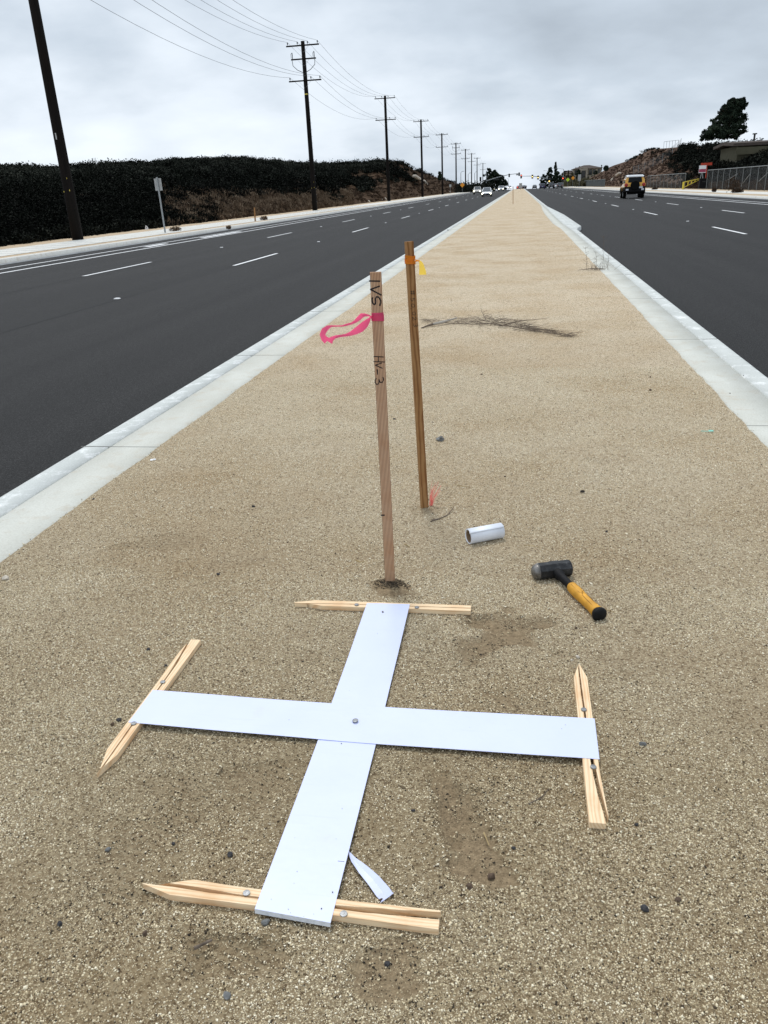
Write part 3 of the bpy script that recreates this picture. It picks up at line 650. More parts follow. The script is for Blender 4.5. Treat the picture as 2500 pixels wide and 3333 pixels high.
def panel(corners, zs, label, name='target_panel', nail_at=None, specks=0, clear=0.0065):
    """corners: far/left a, far/right b, near/right c, near/left d as pixels on the sheet; zs: height along the length"""
    P = [gnd(px, py, 0.029) for px, py in corners]
    nL, nW = 44, 6; th = 0.0014; vs = []
    for i in range(nL + 1):
        t = i / nL; z0_ = interp(zs, t)
        for j in range(nW + 1):
            w = j / nW
            p = (P[0] * (1 - w) + P[3] * w) * (1 - t) + (P[1] * (1 - w) + P[2] * w) * t
            z = z0_
            vs.append(Vector((p.x, p.y, z + 0.0006 * math.sin(t * 17 + w * 2) * math.sin(math.pi * t))))
    n = len(vs); vs2 = vs + [v_ - Vector((0, 0, th)) for v_ in vs]; fs = []
    W = nW + 1
    for i in range(nL):
        for j in range(nW):
            a = i * W + j; fs.append((a, a + 1, a + W + 1, a + W)); fs.append((n + a + W, n + a + W + 1, n + a + 1, n + a))
    for i in range(nL):
        for j in (0, nW):
            a = i * W + j; q = (a, a + W, n + a + W, n + a); fs.append(q if j == 0 else q[::-1])
    mb = MB(); mb.add(vs2, fs); root = mb.build(name, 'sheet', smooth=False)
    # folded ends that wrap down over the stake
    for (i, sgn) in ((0, -1), (nL, 1)):
        q = [vs[i * W + j] for j in range(W)]; dr = (vs[nL * W] - vs[0]).normalized() * sgn * 0.0025
        e_ = MB(); e_.add([v_ for v_ in q] + [v_ + dr - Vector((0, 0, 0.011)) for v_ in q] + [v_ + dr * 0.2 - Vector((0, 0, 0.011)) for v_ in q],
                          [((j, j + 1, j + 1 + W, j + W) if sgn > 0 else (j + W, j + 1 + W, j + 1, j)) for j in range(nW)])
        e_.build('folded_end', 'edge', root)
    rng = random.Random(specks + 5)
    if specks:
        s_ = MB()
        for k in range(specks):
            t = 1 - rng.random() ** 2.2 * 0.9; w = rng.random() * 0.9 + 0.05; i = min(int(t * nL), nL - 1)
            p = vs[i * W + int(w * nW)].lerp(vs[(i + 1) * W + int(w * nW) + 1], rng.random()); r = rng.choice([0.0004, 0.0005, 0.0007, 0.0013])
            s_.box((p.x, p.y, p.z + 0.0008 + r * 0.5), (r * 2, r * 1.6, r), Matrix.Rotation(rng.random() * 3, 3, 'Z'))
        s_.build('dirt_specks', 'dirtspeck', root)['kind'] = 'stuff'
    if nail_at:
        p = gnd(*nail_at, 0.018); nail((p.x, p.y, interp(zs, 0.48) + 0.0035), root, 0.0095)
    return root
lower = panel([(1195, 1963), (829, 2959), (1076, 3004), (1334, 1967)], [(0, .0295), (.06, .0288), (.25, .0225), (.5, .0185), (.75, .0225), (.95, .0288), (1, .0295)],
    'white sheet strip running from the near stake to the far stake, lower arm of the cross, speckled with dirt', specks=18)
p = gnd(1246, 1992, 0.0295)
mb = MB(); mb.box((p.x, p.y, 0.0305), (0.006, 0.010, 0.001), Matrix.Rotation(0.3, 3, 'Z')); mb.build('nail_tear', 'dirtspeck', lower)
p = gnd(1110, 2804, 0.026); mb = MB(); mb.box((p.x, p.y, 0.0262), (0.016, 0.0012, 0.0008)); mb.build('pen_mark', 'ink', lower)
upper = panel([(498, 2246), (1935, 2339), (1951, 2471), (418, 2351)], [(0, .0295), (.05, .029), (.25, .0245), (.44, .022), (.5, .0215), (.56, .022), (.75, .0245), (.95, .029), (1, .0295)],
    'white sheet strip lying crosswise on top, from the left stake to the right stake, nailed at the centre of the cross', nail_at=(1157, 2352), specks=5, clear=0.010)
tag(lower, lower.get('label') or 'white sheet strip from the near stake to the far stake, lower arm of the cross, speckled with dirt', 'white panel', 'white strips forming the ground cross')
tag(upper, 'crosswise white sheet strip lying on top, from left stake to right stake, nailed centrally', 'white panel', 'white strips forming the ground cross')
lower['label'] = 'lengthwise white sheet strip of the cross, passing under the other strip, speckled with dirt'
# torn offcut beside the near arm
pts = [(1134, 2772, 6), (1150, 2797, 18), (1180, 2828, 34), (1215, 2864, 44), (1246, 2903, 50), (1262, 2922, 46)]
vs = []
for i, (px, py, w) in enumerate(pts):
    a = pts[max(i - 1, 0)]; b_ = pts[min(i + 1, len(pts) - 1)]; d = Vector((b_[0] - a[0], b_[1] - a[1])).normalized(); nrm = Vector((-d.y, d.x))
    z = 0.016 + 0.007 * math.sin(i * 0.9)
    for sg in (-1, 0, 1): q = gnd(px + nrm.x * w / 2 * sg, py + nrm.y * w / 2 * sg, z + (0.003 if sg == 0 else 0)); vs.append(q)
fs = [(i * 3 + j, i * 3 + j + 1, i * 3 + j + 4, i * 3 + j + 3) for i in range(len(pts) - 1) for j in range(2)]
tip_ = gnd(1238, 2938, .013); tip2 = gnd(1283, 2906, .02); vs += [tip_, tip2]; k = (len(pts) - 1) * 3
fs += [(k + 1, k, len(vs) - 1), (k + 2, k + 1, len(vs) - 2)]
o = MB().add(vs, fs).build('torn_sheet', 'sheet'); so = o.modifiers.new('thick', 'SOLIDIFY'); so.thickness = 0.001
tag(o, 'torn tapering scrap of white sheet on the ground beside the near arm of the cross', 'scrap')

# ------------------------------------------------------------------ roll of white sheet
a = gnd(1524, 1750, 0.036); b_ = gnd(1630, 1730, 0.036); ax = (b_ - a); ax.z = 0; Lr = ax.length * 1.02
roll = thing('sheet_roll', 'small roll of white sheet on a cardboard core lying behind the hammer', 'roll', (a.x, a.y, 0.006), (0, 0, math.atan2(ax.y, ax.x)))
R0 = 0.0355; seg = 40; mb = MB(); vs = []
for xx in (0.0, Lr):
    for k in range(seg + 4):
        an = 2 * math.pi * k / seg + 1.9; r = R0 + 0.0012 * (k / seg) + (0.002 if k > seg else 0)
        j = 0.004 * math.sin(k * 0.8) if xx == 0 and k > seg - 2 else 0
        vs.append((xx + j - (0.006 if (xx == 0 and k > seg) else 0), r * math.cos(an), R0 + r * math.sin(an)))
nn = seg + 4
fs = [(k, k + 1, k + 1 + nn, k + nn) for k in range(nn - 1)]
mb.add(vs, fs); o = mb.build('sheet', 'rollwhite', roll, smooth=True); so = o.modifiers.new('t', 'SOLIDIFY'); so.thickness = 0.004; so.offset = -1
mb = MB(); vs = []
for r0 in (0.0300, 0.0265):
    for xx in (0.003, Lr - 0.003):
        vs += [(xx, r0 * math.cos(2 * math.pi * k / 28), R0 + r0 * math.sin(2 * math.pi * k / 28)) for k in range(28)]
fs = []
for k in range(28):
    q = (k + 1) % 28; fs += [(k, q, q + 28, k + 28), (k + 56, k + 84, q + 84, q + 56), (k, k + 56, q + 56, q), (k + 28, q + 28, q + 84, k + 84)]
mb.add(vs, fs); mb.build('cardboard_core', 'card', roll, smooth=False)

# ------------------------------------------------------------------ hammer
hz = 0.037; a = gnd(1731, 1866, hz); b_ = gnd(1856, 1851, hz); ax = b_ - a; HL = ax.length; axn = ax.normalized()
cap = gnd(1954, 2006, 0.026); hc = a.lerp(b_, 0.57)
ham = thing('drilling_hammer', 'heavy black-headed hammer with yellow grip lying right of the far stake', 'hammer', (a.x, a.y, 0.005))
o3 = Vector((a.x, a.y, 0)); A0 = a - o3; B0 = b_ - o3; C0 = hc - o3; E0 = cap - o3
u8 = 0.036
def oct_tube(mb, st, n=8):
    y_ = Vector((0, 0, 1)); x_ = axn.cross(y_); o_ = len(mb.v)
    for d, r, f in st:
        for k in range(n):
            an = 2 * math.pi * (k + 0.5) / n; mb.v.append(tuple(A0 + axn * d + (x_ * math.cos(an) * f + y_ * math.sin(an)) * r))
    for i in range(len(st) - 1):
        for k in range(n):
            p_ = o_ + i * n + k; q_ = o_ + i * n + (k + 1) % n; mb.f.append((p_, q_, q_ + n, p_ + n)); mb.mi.append(0)
    mb.f.append(tuple(o_ + k for k in range(n))[::-1]); mb.f.append(tuple(o_ + (len(st) - 1) * n + k for k in range(n))); mb.mi += [0, 0]
mb = MB(); oct_tube(mb, [(HL * .17, u8, 1), (HL * .44, u8 * .985, 1), (HL * .46, u8 * 1.04, .98), (HL * .70, u8 * 1.04, .98), (HL * .72, u8 * .985, 1), (HL * .95, u8 * .98, 1), (HL * .985, u8 * .93, 1)])
o = mb.build('hammer_head', 'hammer', ham, bevel=0.0016)
mb = MB(); mb.lathe(A0, axn, [(0, 0.006), (HL * .015, .018), (HL * .05, .026), (HL * .11, .032), (HL * .168, .0352)], 24); mb.build('striking_face', 'worn', ham, smooth=True)
mb = MB(); mb.lathe(A0, axn, [(HL * .986, .033), (HL * 1.0, .030), (HL * 1.005, .02), (HL * 1.006, .001)], 24); mb.build('striking_face', 'worn', ham, smooth=False)
def oval(mb, pts, n=14):
    dd = (E0 - C0).normalized(); y_ = Vector((0, 0, 1)); x_ = dd.cross(y_).normalized(); y_ = x_.cross(dd); o_ = len(mb.v)
    for t, rx, ry in pts:
        c = C0.lerp(E0, t)
        for k in range(n):
            an = 2 * math.pi * k / n; ca, sa = math.cos(an), math.sin(an)
            mb.v.append(tuple(c + x_ * rx * math.copysign(abs(ca) ** .8, ca) + y_ * ry * math.copysign(abs(sa) ** .8, sa)))
    for i in range(len(pts) - 1):
        for k in range(n):
            p_ = o_ + i * n + k; q_ = o_ + i * n + (k + 1) % n; mb.f.append((p_, p_ + n, q_ + n, q_)); mb.mi.append(0)
    mb.f.append(tuple(o_ + k for k in range(n))); mb.f.append(tuple(o_ + (len(pts) - 1) * n + k for k in range(n))[::-1]); mb.mi += [0, 0]
    return mb
oval(MB(), [(0.06, .017, .021), (0.10, .0205, .022), (0.15, .0205, .021), (.165, .0165, .0185), (.2, .0145, .0175), (.36, .0145, .017), (.46, .0150, .017)]).build('neck_sleeve', 'rubber', ham, smooth=True)
g_ = oval(MB(), [(.395, .0155, .0175), (.40, .0185, .0205), (.43, .0195, .0215), (.55, .0205, .0225), (.68, .0185, .0210), (.80, .0185, .021), (.90, .0205, .0225), (.955, .0235, .0235)]).build('grip', 'grip', ham, smooth=True)
# moulded outline on the upper side of the grip
dd = (E0 - C0).normalized(); xx_ = dd.cross(Vector((0, 0, 1))).normalized(); up_ = xx_.cross(dd)
mb = MB()
def gp(t, s_): return C0.lerp(E0, t) + up_ * (0.0212 - abs(s_) * 6.0 * abs(s_) * 4 + 0.0006) + xx_ * s_
for path in ([(.43, -.010), (.44, .009), (.60, .010), (.655, .003), (.62, -.004), (.44, -.011)], [(.65, -.011), (.62, .0), (.67, .008), (.72, .009), (.90, .010), (.925, .003), (.90, -.008), (.66, -.012)]):
    pp = [gp(*q) for q in path]; mb.tube(pp, 0.0008, 5)
mb.build('grip_groove', 'groove', g_)
oval(MB(), [(.945, .024, .0235), (.965, .0275, .0255), (.985, .0285, .026), (1.0, .027, .0245), (1.012, .018, .016), (1.016, .002, .002)]).build('end_cap', 'rubber', ham, smooth=True)

# ------------------------------------------------------------------ upright laths with writing and flagging
def upright(name, label, base_px, top_px, w, d, yaw, mat, bow=0.0, buried=0.06, cat='stake'):
    B = gnd(*base_px, 0.0); T = atY(*top_px, B.y); dirv = (T - B); Hh = dirv.length; dirv.normalize()
    Rz = Matrix.Rotation(yaw, 3, 'Z'); yf = Rz @ Vector((0, -1, 0)); side = dirv.cross(-yf).normalized(); yf = (side.cross(dirv)).normalized()
    if yf.y > 0: yf = -yf
    xr = Vector((-yf.y, yf.x, 0)); xr = (yf.cross(dirv)); xr = -xr if xr.x < 0 else xr; xr.normalize()
    # local axes: X along the length (down to up), Y across the face, Z out of the face
    Rm = Matrix((( dirv.x, -xr.x, yf.x), (dirv.y, -xr.y, yf.y), (dirv.z, -xr.z, yf.z)))
    if Rm.determinant() < 0: Rm = Matrix(((dirv.x, xr.x, yf.x), (dirv.y, xr.y, yf.y), (dirv.z, xr.z, yf.z)))
    root = thing(name, label, cat, B, Rm.to_euler())
    n = 24; vs = []
    for i in range(n + 1):
        x = -buried + (Hh + buried) * i / n; off = bow * math.sin(math.pi * max(x, 0) / Hh)
        tw = w / 2 * (1 - 0.0 * i / n)
        for (yy, zz) in ((-tw, -d), (tw, -d), (tw, 0), (-tw, 0)): vs.append((x, yy + off, zz))
    fs = [(3, 2, 1, 0), (n * 4, n * 4 + 1, n * 4 + 2, n * 4 + 3)] + [(i * 4 + k, i * 4 + (k + 1) % 4, i * 4 + 4 + (k + 1) % 4, i * 4 + 4 + k) for i in range(n) for k in range(4)]
    MB().add(vs, fs).build('lath', mat, root, bevel=0.0008)
    bpy.context.view_layer.update()
    Mi = Rm.inverted()
    def face(px, py, lift=0.0004):       # point of the front face seen at a pixel, in the lath's own axes
        w_ = Vector(ray(px, py)); o_ = Vector((0, 0, H)); c = B + yf * lift
        t = (c - o_).dot(yf) / w_.dot(yf); q = Mi @ (o_ + w_ * t - B)
        off = bow * math.sin(math.pi * max(q.x, 0) / Hh); q.z = lift; return q
    return root, B, Rm, face, Hh
def strokes(lines, face, width, parent, name='lettering'):
    mb = MB()
    for ln in lines:
        P = [face(*p) for p in ln]
        # flat pen strokes
        for i in range(len(P) - 1):
            a, b_ = P[i], P[i + 1]; d = (b_ - a); 
            if d.length < 1e-6: continue
            d.normalize(); nrm = Vector((-d.y, d.x, 0)) * width / 2; a2 = a - d * width * .3; b2 = b_ + d * width * .3
            z = Vector((0, 0, 0.00012 * (i % 3)))
            mb.add([a2 - nrm + z, b2 - nrm + z, b2 + nrm + z, a2 + nrm + z], [(0, 1, 2, 3)])
    return mb.build(name, 'ink', parent)
def zc5(x, y): return (1000 + x * 500 / 1659, 760 + y * 500 / 1659)
def zc6(x, y): return (1150 + x * 300 / 1659, 800 + y * 300 / 1659)
s1, B1, R1, face1, H1 = upright('survey_lath', 'pinkish upright lath lettered IVS HV-3, nearest the white cross', (1271, 1908), (1222.5, 886), 0.0415, 0.016, math.radians(9.5), 'wood_pink')
IVS = [[(672, 513), (784, 515)], [(780, 570), (684, 604), (798, 664)]]
IVS = [[zc5(*q) for q in l] for l in IVS]
S_ = [(350, 935), (335, 965), (340, 1005), (356, 1040), (378, 1056), (398, 1045), (405, 1010), (400, 960), (408, 930), (428, 916), (455, 925), (480, 955), (494, 990), (494, 1030), (475, 1075)]
strokes(IVS + [[zc6(*q) for q in S_]], face1, 0.0052, s1)
HV = [[(720, 1328), (824, 1334)], [(717, 1384), (840, 1388)], [(771, 1328), (772, 1386)], [(802, 1400), (736, 1422), (812, 1456)], [(756, 1470), (762, 1522)],
      [(818, 1552), (824, 1580), (812, 1606), (792, 1608), (778, 1590), (776, 1578), (778, 1600), (770, 1624), (750, 1630), (734, 1612), (734, 1585), (744, 1566)]]
strokes([[zc5(*q) for q in l] for l in HV], face1, 0.0036, s1)
tk = [(1100 + 246 * .5726, 1240 + 763 * .5726), (1100 + 263 * .5726, 1240 + 763 * .5726)]
strokes([tk], face1, 0.006, s1, 'tick_mark')
s2, B2, R2, face2, H2 = upright('survey_lath', 'darker orange-brown upright lath numbered #50,023, behind the IVS lath', (1385, 1660), (1334, 786), 0.038, 0.019, math.radians(33), 'wood_brown', bow=0.0)
# numbers read down the lath
GL = {'#': [[(.05, .25), (.95, .3)], [(.05, .7), (.95, .75)], [(.3, 0), (.35, 1)], [(.65, 0), (.7, 1)]],
      '5': [[(.85, 1), (.2, .95), (.15, .55), (.5, .62), (.85, .42), (.8, .12), (.4, 0), (.05, .1)]],
      '0': [[(.5, 1), (.15, .8), (.08, .4), (.3, .03), (.65, .02), (.92, .4), (.85, .85), (.5, 1)]], ',': [[(.6, .3), (.3, -.15)]],
      '2': [[(.05, .75), (.3, 1), (.7, .9), (.75, .6), (.1, .02), (.95, .05)]], '3': [[(.1, .9), (.5, 1), (.8, .8), (.45, .52), (.85, .3), (.6, .02), (.1, .08)]]}
lay = [('#', 800, 890, 1070, 78), ('5', 935, 1005, 1072, 72), ('0', 1040, 1112, 1074, 62), (',', 1122, 1150, 1062, 50), ('0', 1185, 1252, 1094, 66), ('2', 1275, 1350, 1102, 66), ('3', 1390, 1472, 1122, 70)]
ln = []
for ch, y0, y1, cx, hw in lay:
    for st in GL[ch]: ln.append([zc6(cx + (gy - 0.5) * hw + (gx - 0.5) * 8, y0 + gx * (y1 - y0)) for gx, gy in st])
strokes(ln, face2, 0.0021, s2)
far = upright('survey_lath', 'lone far-off brown lath standing in the middle of the median', (1670, 665), (1670, 607), 0.05, 0.03, 0.0, 'wood_brown')

def ribbon_strip(mb, pts, Y, zc, dep, wscale=1.0, mi=0):
    mb.cur = mi; vs = []
    for i, q in enumerate(pts):
        a = pts[max(i - 1, 0)]; b_ = pts[min(i + 1, len(pts) - 1)]; d = Vector((b_[0] - a[0], b_[1] - a[1])).normalized(); nrm = Vector((-d.y, d.x))
        for sg in (-1, 0, 1):
            px, py = zc(q[0] + nrm.x * q[2] / 2 * sg, q[1] + nrm.y * q[2] / 2 * sg)
            vs.append(atY(px, py, Y + dep(i) + (0.004 if sg == 0 else 0) + 0.004 * sg * math.sin(i * 1.3)))
    fs = [(i * 3 + j, i * 3 + j + 1, i * 3 + j + 4, i * 3 + j + 3) for i in range(len(pts) - 1) for j in range(2)]
    mb.add(vs, fs); return mb
def wrap(mb, B, Rm, x0, x1, w, d, twist=0.0, mi=0, off=0.0012):
    mb.cur = mi; loop = [(-w / 2 - off, off), (w / 2 + off, off), (w / 2 + off, -d - off), (-w / 2 - off, -d - off)]
    vs = []
    for k, (yy, zz) in enumerate(loop):
        tw = twist * (1 if k in (1, 2) else -1)
        for x in (x0 + tw, (x0 + x1) / 2 + tw, x1 + tw): vs.append(B + Rm @ Vector((x, yy, zz + (0.0006 if x not in (x0, x1) else 0))))
    fs = []
    for k in range(4):
        q = (k + 1) % 4
        for j in range(2): fs.append((k * 3 + j, k * 3 + j + 1, q * 3 + j + 1, q * 3 + j))
    mb.add(vs, fs)
f_ = lambda y, x=755: face1(*zc5(x, y)).x
mb = MB()
wrap(mb, B1, R1, f_(925), f_(857), 0.0415, 0.016, 0.0, 0)
wrap(mb, B1, R1, f_(945), f_(905), 0.0415, 0.016, 0.0012, 0, 0.0022); wrap(mb, B1, R1, f_(918), f_(890), 0.0415, 0.016, -0.0015, 0, 0.0026)
Yr = B1.y - 0.004
st1 = [(690, 897, 12), (660, 885, 22), (625, 880, 34), (590, 885, 52), (560, 915, 50), (520, 950, 34), (480, 972, 24), (430, 985, 24), (380, 998, 16), (320, 1000, 14), (265, 1000, 20), (225, 1012, 42), (185, 1045, 62), (165, 1090, 62), (180, 1130, 66), (215, 1160, 80)]
st2 = [(240, 1175, 72), (262, 1140, 52), (300, 1118, 34), (360, 1106, 26), (420, 1098, 30), (470, 1082, 46), (520, 1058, 68), (575, 1025, 86), (620, 985, 80), (650, 950, 56), (672, 922, 30), (690, 898, 10)]
ribbon_strip(mb, st1, Yr, zc5, lambda i: 0.03 * math.sin(i * 0.35)); ribbon_strip(mb, st2, Yr, zc5, lambda i: 0.03 * math.sin(5.2) - 0.02 * math.sin(i * 0.25) * 0 + (0.02 - 0.002 * i) * 1.0)
mb.tube([B1 + R1 @ Vector((f_(898), (0.022 if (R1 @ Vector((0, 1, 0))).x < 0 else -0.022), 0.002)) + Vector((0, 0, dz)) for dz in (-0.006, 0.0, 0.006)], [0.001, 0.004, 0.001], 7)
o = mb.build('flagging_ribbon', 'pink', smooth=True); tag(o, 'bright pink ribbon tied round the IVS lath, loose loop blowing left', 'ribbon')
mb = MB(); f2 = lambda y, x=1130: face2(*zc5(x, y)).x
for a_, b2_, tw, of in ((240, 275, 0.004, .0016), (262, 300, -0.004, .0024), (285, 325, 0.005, .002), (255, 285, -0.006, .003), (300, 330, 0.002, .0028)):
    wrap(mb, B2, R2, f2(b2_), f2(a_), 0.038, 0.019, tw, 0, of)
ribbon_strip(mb, [(1168, 290, 30), (1182, 295, 18), (1198, 294, 14), (1212, 296, 20)], B2.y - 0.016, zc5, lambda i: 0)
ribbon_strip(mb, [(1210, 296, 18), (1224, 312, 32), (1234, 340, 50), (1240, 375, 60), (1246, 410, 74), (1247, 446, 78)], B2.y - 0.016, zc5, lambda i: 0.006 * i, mi=1)
o = mb.build('flagging_ribbon', ['orange', 'yellowrib'], smooth=True); tag(o, 'orange ribbon knotted round the brown #50,023 lath with a yellow tail', 'ribbon')
# whiskers
mb = MB(); bw = gnd(1401, 1649, 0.004); rng = random.Random(3)
for k in range(17):
    tipw = atY(1421 + rng.uniform(-16, 16), 1568 + rng.uniform(-4, 30), bw.y + rng.uniform(-.02, .02)); st = bw + Vector((rng.uniform(-.006, .006), rng.uniform(-.006, .006), -.004))
    mid = st.lerp(tipw, .5) + Vector((-.006, 0, .002)); mb.tube([st, mid, tipw], [0.0011, 0.0008, 0.0005], 4)
tag(mb.build('survey_whisker', 'whisker'), 'tuft of pink plastic bristles in the ground against the brown lath', 'marker')
# loose soil heaped round the foot of the near lath
x_, y_2 = B1.x + RNG.normal(0, .035, 900), B1.y - 0.01 + RNG.normal(0, .024, 900); zz_ = surf(x_, y_2)[0]; ss = 0.0015 + 0.004 * RNG.random(900) ** 3
Vs, Fs = stones_np(x_, y_2, zz_ + ss * .3, ss); o = np_mesh('loose_soil', Vs, Fs, 'grain', np.repeat(RNG.random(900) * 0.16 + 0.02, 8)); tag(o, 'dark crumbs of dug soil round the foot of the pinkish lath', 'soil'); o['kind'] = 'stuff'

# ------------------------------------------------------------------ stones, twigs and litter on the median
def rock(loc, r, mat, seed, flat=0.7, name='stone'):
    rng = random.Random(seed); mb = MB(); n, mrow = 9, 6; vs = []; 
    for i in range(mrow + 1):
        ph = math.pi * i / mrow
        for k in range(n):
            an = 2 * math.pi * k / n; vs.append([math.sin(ph) * math.cos(an), math.sin(ph) * math.sin(an), math.cos(ph)])
    ax = [(Vector((rng.gauss(0, 1), rng.gauss(0, 1), rng.gauss(0, 1))).normalized(), rng.uniform(.55, .9)) for _ in range(9)]
    out_ = []
    for v_ in vs:
        v_ = Vector(v_)
        for a, lim in ax:
            d = v_.dot(a)
            if d > lim: v_ = v_ - a * (d - lim)
        out_.append(Vector((v_.x * r * rng.uniform(.97, 1.03), v_.y * r * .8, v_.z * r * flat)))
    fs = [(i * n + k, i * n + (k + 1) % n, (i + 1) * n + (k + 1) % n, (i + 1) * n + k)[::-1] for i in range(mrow) for k in range(n)]
    mb.add(out_, fs); return mb.build(name, mat, loc=loc, rot=(0, 0, rng.random() * 6))
ST = [(825, 1650, .011, 'stone_dark', 'black pebble left of the upright laths, well above the left stake'),
 (711, 1870, .010, 'stone_dark', 'black pebble between the left kerb strip and the far stake'),
 (936, 1766, .006, 'stone_brown', 'tiny brown pebble left of the foot of the pinkish lath'),
 (1284, 1365, .013, 'stone_dark', 'flat black stone in the gap between the two upright laths'),
 (1974, 1731, .008, 'stone_dark', 'dark pebble right of the white roll and above the hammer'),
 (1644, 1552, .008, 'stone_brown', 'brown pebble above the white roll'),
 (1875, 2045, .007, 'stone_brown', 'brown pebble left of the end of the hammer handle'),
 (1860, 2150, .006, 'stone_pale', 'pinkish crumb just left of the tip of the right stake'),
 (1881, 2140, .011, 'stone_pale', 'pale stone lying off the pointed tip of the right stake'),
 (2091, 2425, .014, 'stone_grey', 'flat grey stone right of the right arm of the cross'),
 (2072, 2685, .007, 'stone_dark', 'black pebble right of the near end of the right stake'),
 (2100, 2960, .013, 'stone_dark', 'black stone in the lower right, level with the near stake'),
 (1600, 2855, .014, 'stone_brown', 'dark clod in the disturbed soil right of the torn scrap'),
 (1528, 2888, .013, 'stone_brown', 'brown flat clod between the torn scrap and the lower right corner'),
 (1672, 2762, .007, 'stone_dark', 'small black pebble above and right of the dark clod'),
 (866, 3006, .014, 'stone_grey', 'dark grey stone half under the near end of the white cross'),
 (750, 2785, .011, 'stone_dark', 'dark stone above the pointed end of the near stake'),
 (565, 2748, .007, 'stone_dark', 'black pebble left of the near arm, above the near stake tip'),
 (352, 2769, .010, 'stone_grey', 'grey pebble far left, level with the torn scrap'),
 (388, 2346, .011, 'stone_dark', 'dark stone touching the left stake, left of its nail'),
 (367, 2360, .010, 'stone_brown', 'brown stone next to the dark one by the left stake'),
 (540, 2168, .008, 'stone_dark', 'dark pebble beside the forked end of the left stake'),
 (483, 2115, .009, 'stone_dark', 'black crumb above and left of the forked stake end'),
 (20, 1886, .021, 'stone_pale', 'pale stone at the left edge of the photo by the kerb strip'),
 (304, 1625, .009, 'stone_dark', 'black pebble near the left kerb strip'),
 (740, 3242, .012, 'stone_grey', 'grey pebble near the bottom edge, in the shoe print'),
 (472, 3040, .009, 'stone_brown', 'brown pebble below the tip of the near stake'),
 (195, 3010, .009, 'stone_dark', 'dark pebble in the lower left, below and left of the near stake'),
 (1260, 3140, .010, 'stone_dark', 'dark stone in the damp patch below the near stake'),
 (1240, 2930, .006, 'stone_brown', 'small stone under the ragged end of the torn scrap'),
 (1458, 750, .035, 'stone_dark', 'black lump lying on the left kerb far up the road'),
 (2117, 1271, .016, 'stone_brown', 'brown clod at the right, close to the green scrap'),
 (2117, 1228, .012, 'stone_brown', 'brown pebble right of the dry branch, near the right strip'),
 (2376, 1281, .007, 'stone_dark', 'black pebble resting on the right concrete strip'),
 (2420, 1223, .007, 'stone_dark', 'black pebble in the groove of the right kerb'),
 (1568, 1220, .014, 'stone_brown', 'brown clod just below the dry branch pile'),
 (2206, 2929, .009, 'stone_brown', 'brown pebble near the lower right corner'),
 (1345, 2640, .007, 'stone_dark', 'black pebble right of the near arm of the cross')]
for k, (px, py, r, mt, lb) in enumerate(ST):
    p = gnd(px, py, 0.005); z0 = sz(p.x, p.y) if -2.37 < p.x < 1.5 else 0.0
    p = gnd(px, py, z0); tag(rock((p.x, p.y, z0 + r * .3), r * .88, mt, k * 7 + 1), lb, 'stone', 'loose stones on the median')
p = gnd(1432, 1431, .008); tag(rock((p.x, p.y, .012), .036, 'stone_grey', 77, .32), 'flat grey stone behind the brown lath with a pebble on it', 'stone')
p = gnd(1437, 1424, .028); tag(rock((p.x, p.y, .030), .015, 'stone_grey', 78, .8), 'round pebble sitting on the flat grey stone', 'stone')
p = gnd(1896, 1601, .008); mb = MB(); mb.tube([(math.cos(t_) * .0095, math.sin(t_) * .0095, .004) for t_ in np.linspace(0, 2 * math.pi, 17)], .003, 7, cap=False)
tag(mb.build('rubber_ring', 'rubber', loc=(p.x, p.y, .007)), 'small black rubber ring on the ground above the hammer', 'rubber ring')
def twig(label, pts, r, mat='twig', fork=None, name='twig', z=0.010):
    P = []
    for i, q in enumerate(pts):
        g0 = gnd(q[0], q[1], z); P.append(g0 + Vector((0, 0, (q[2] if len(q) > 2 else 0))))
    mb = MB(); mb.tube(P, [r * (1 - .5 * i / len(P)) for i in range(len(P))], 6)
    for fk in fork or []: mb.tube([gnd(a, b2, z) for a, b2 in fk], [r * .7, r * .4], 5)
    tag(mb.build(name, mat), label, name if name != 'straw' else 'straw', 'twigs and straws on the median'); return
s6 = .5726
twig('dark curved twig on the ground between the brown lath and the roll', [(1401, 1697), (1430, 1688), (1455, 1678), (1478, 1656, .01)], .0028, fork=[[(1405, 1692), (1440, 1685)], [(1440, 1684), (1470, 1668)]])
twig('thin pale twig lying above the white roll', [(1482, 1577), (1505, 1583), (1530, 1586)], .0017, 'straw')
twig('straw lying right of the white roll', [(1705, 1775), (1735, 1777), (1760, 1782)], .0022, 'straw', name='straw')
twig('short straw left of the foot of the pinkish lath', [(1317, 1771), (1325, 1774), (1333, 1780)], .0026, 'straw', name='straw')
twig('thin straw right of the grip end of the hammer', [(1955, 1980), (1975, 1985), (2000, 1993)], .0015, 'straw', name='straw')
twig('forked dark twig between the cross centre and the right stake', [(1720, 2617), (1745, 2605), (1768, 2590), (1785, 2568)], .0019, fork=[[(1752, 2602), (1772, 2600)]])
twig('short upright-looking twig left of the disturbed soil, right of the near arm', [(1575, 2710), (1583, 2730), (1592, 2752)], .0019, 'straw')
twig('dark stub of twig below the near stake', [(632, 3087), (655, 3076), (690, 3059)], .0045)
twig('little leaf fragment left of the pinkish lath foot', [(1160, 1824), (1175, 1831), (1186, 1828)], .0035, 'straw')
twig('thin straw between the roll and the hammer', [(1620, 1810), (1640, 1810), (1655, 1812)], .0012, 'straw', name='straw')
twig('hair-thin straws crossing below the roll', [(1520, 1863), (1530, 1856), (1540, 1845)], .0012, 'straw', name='straw')
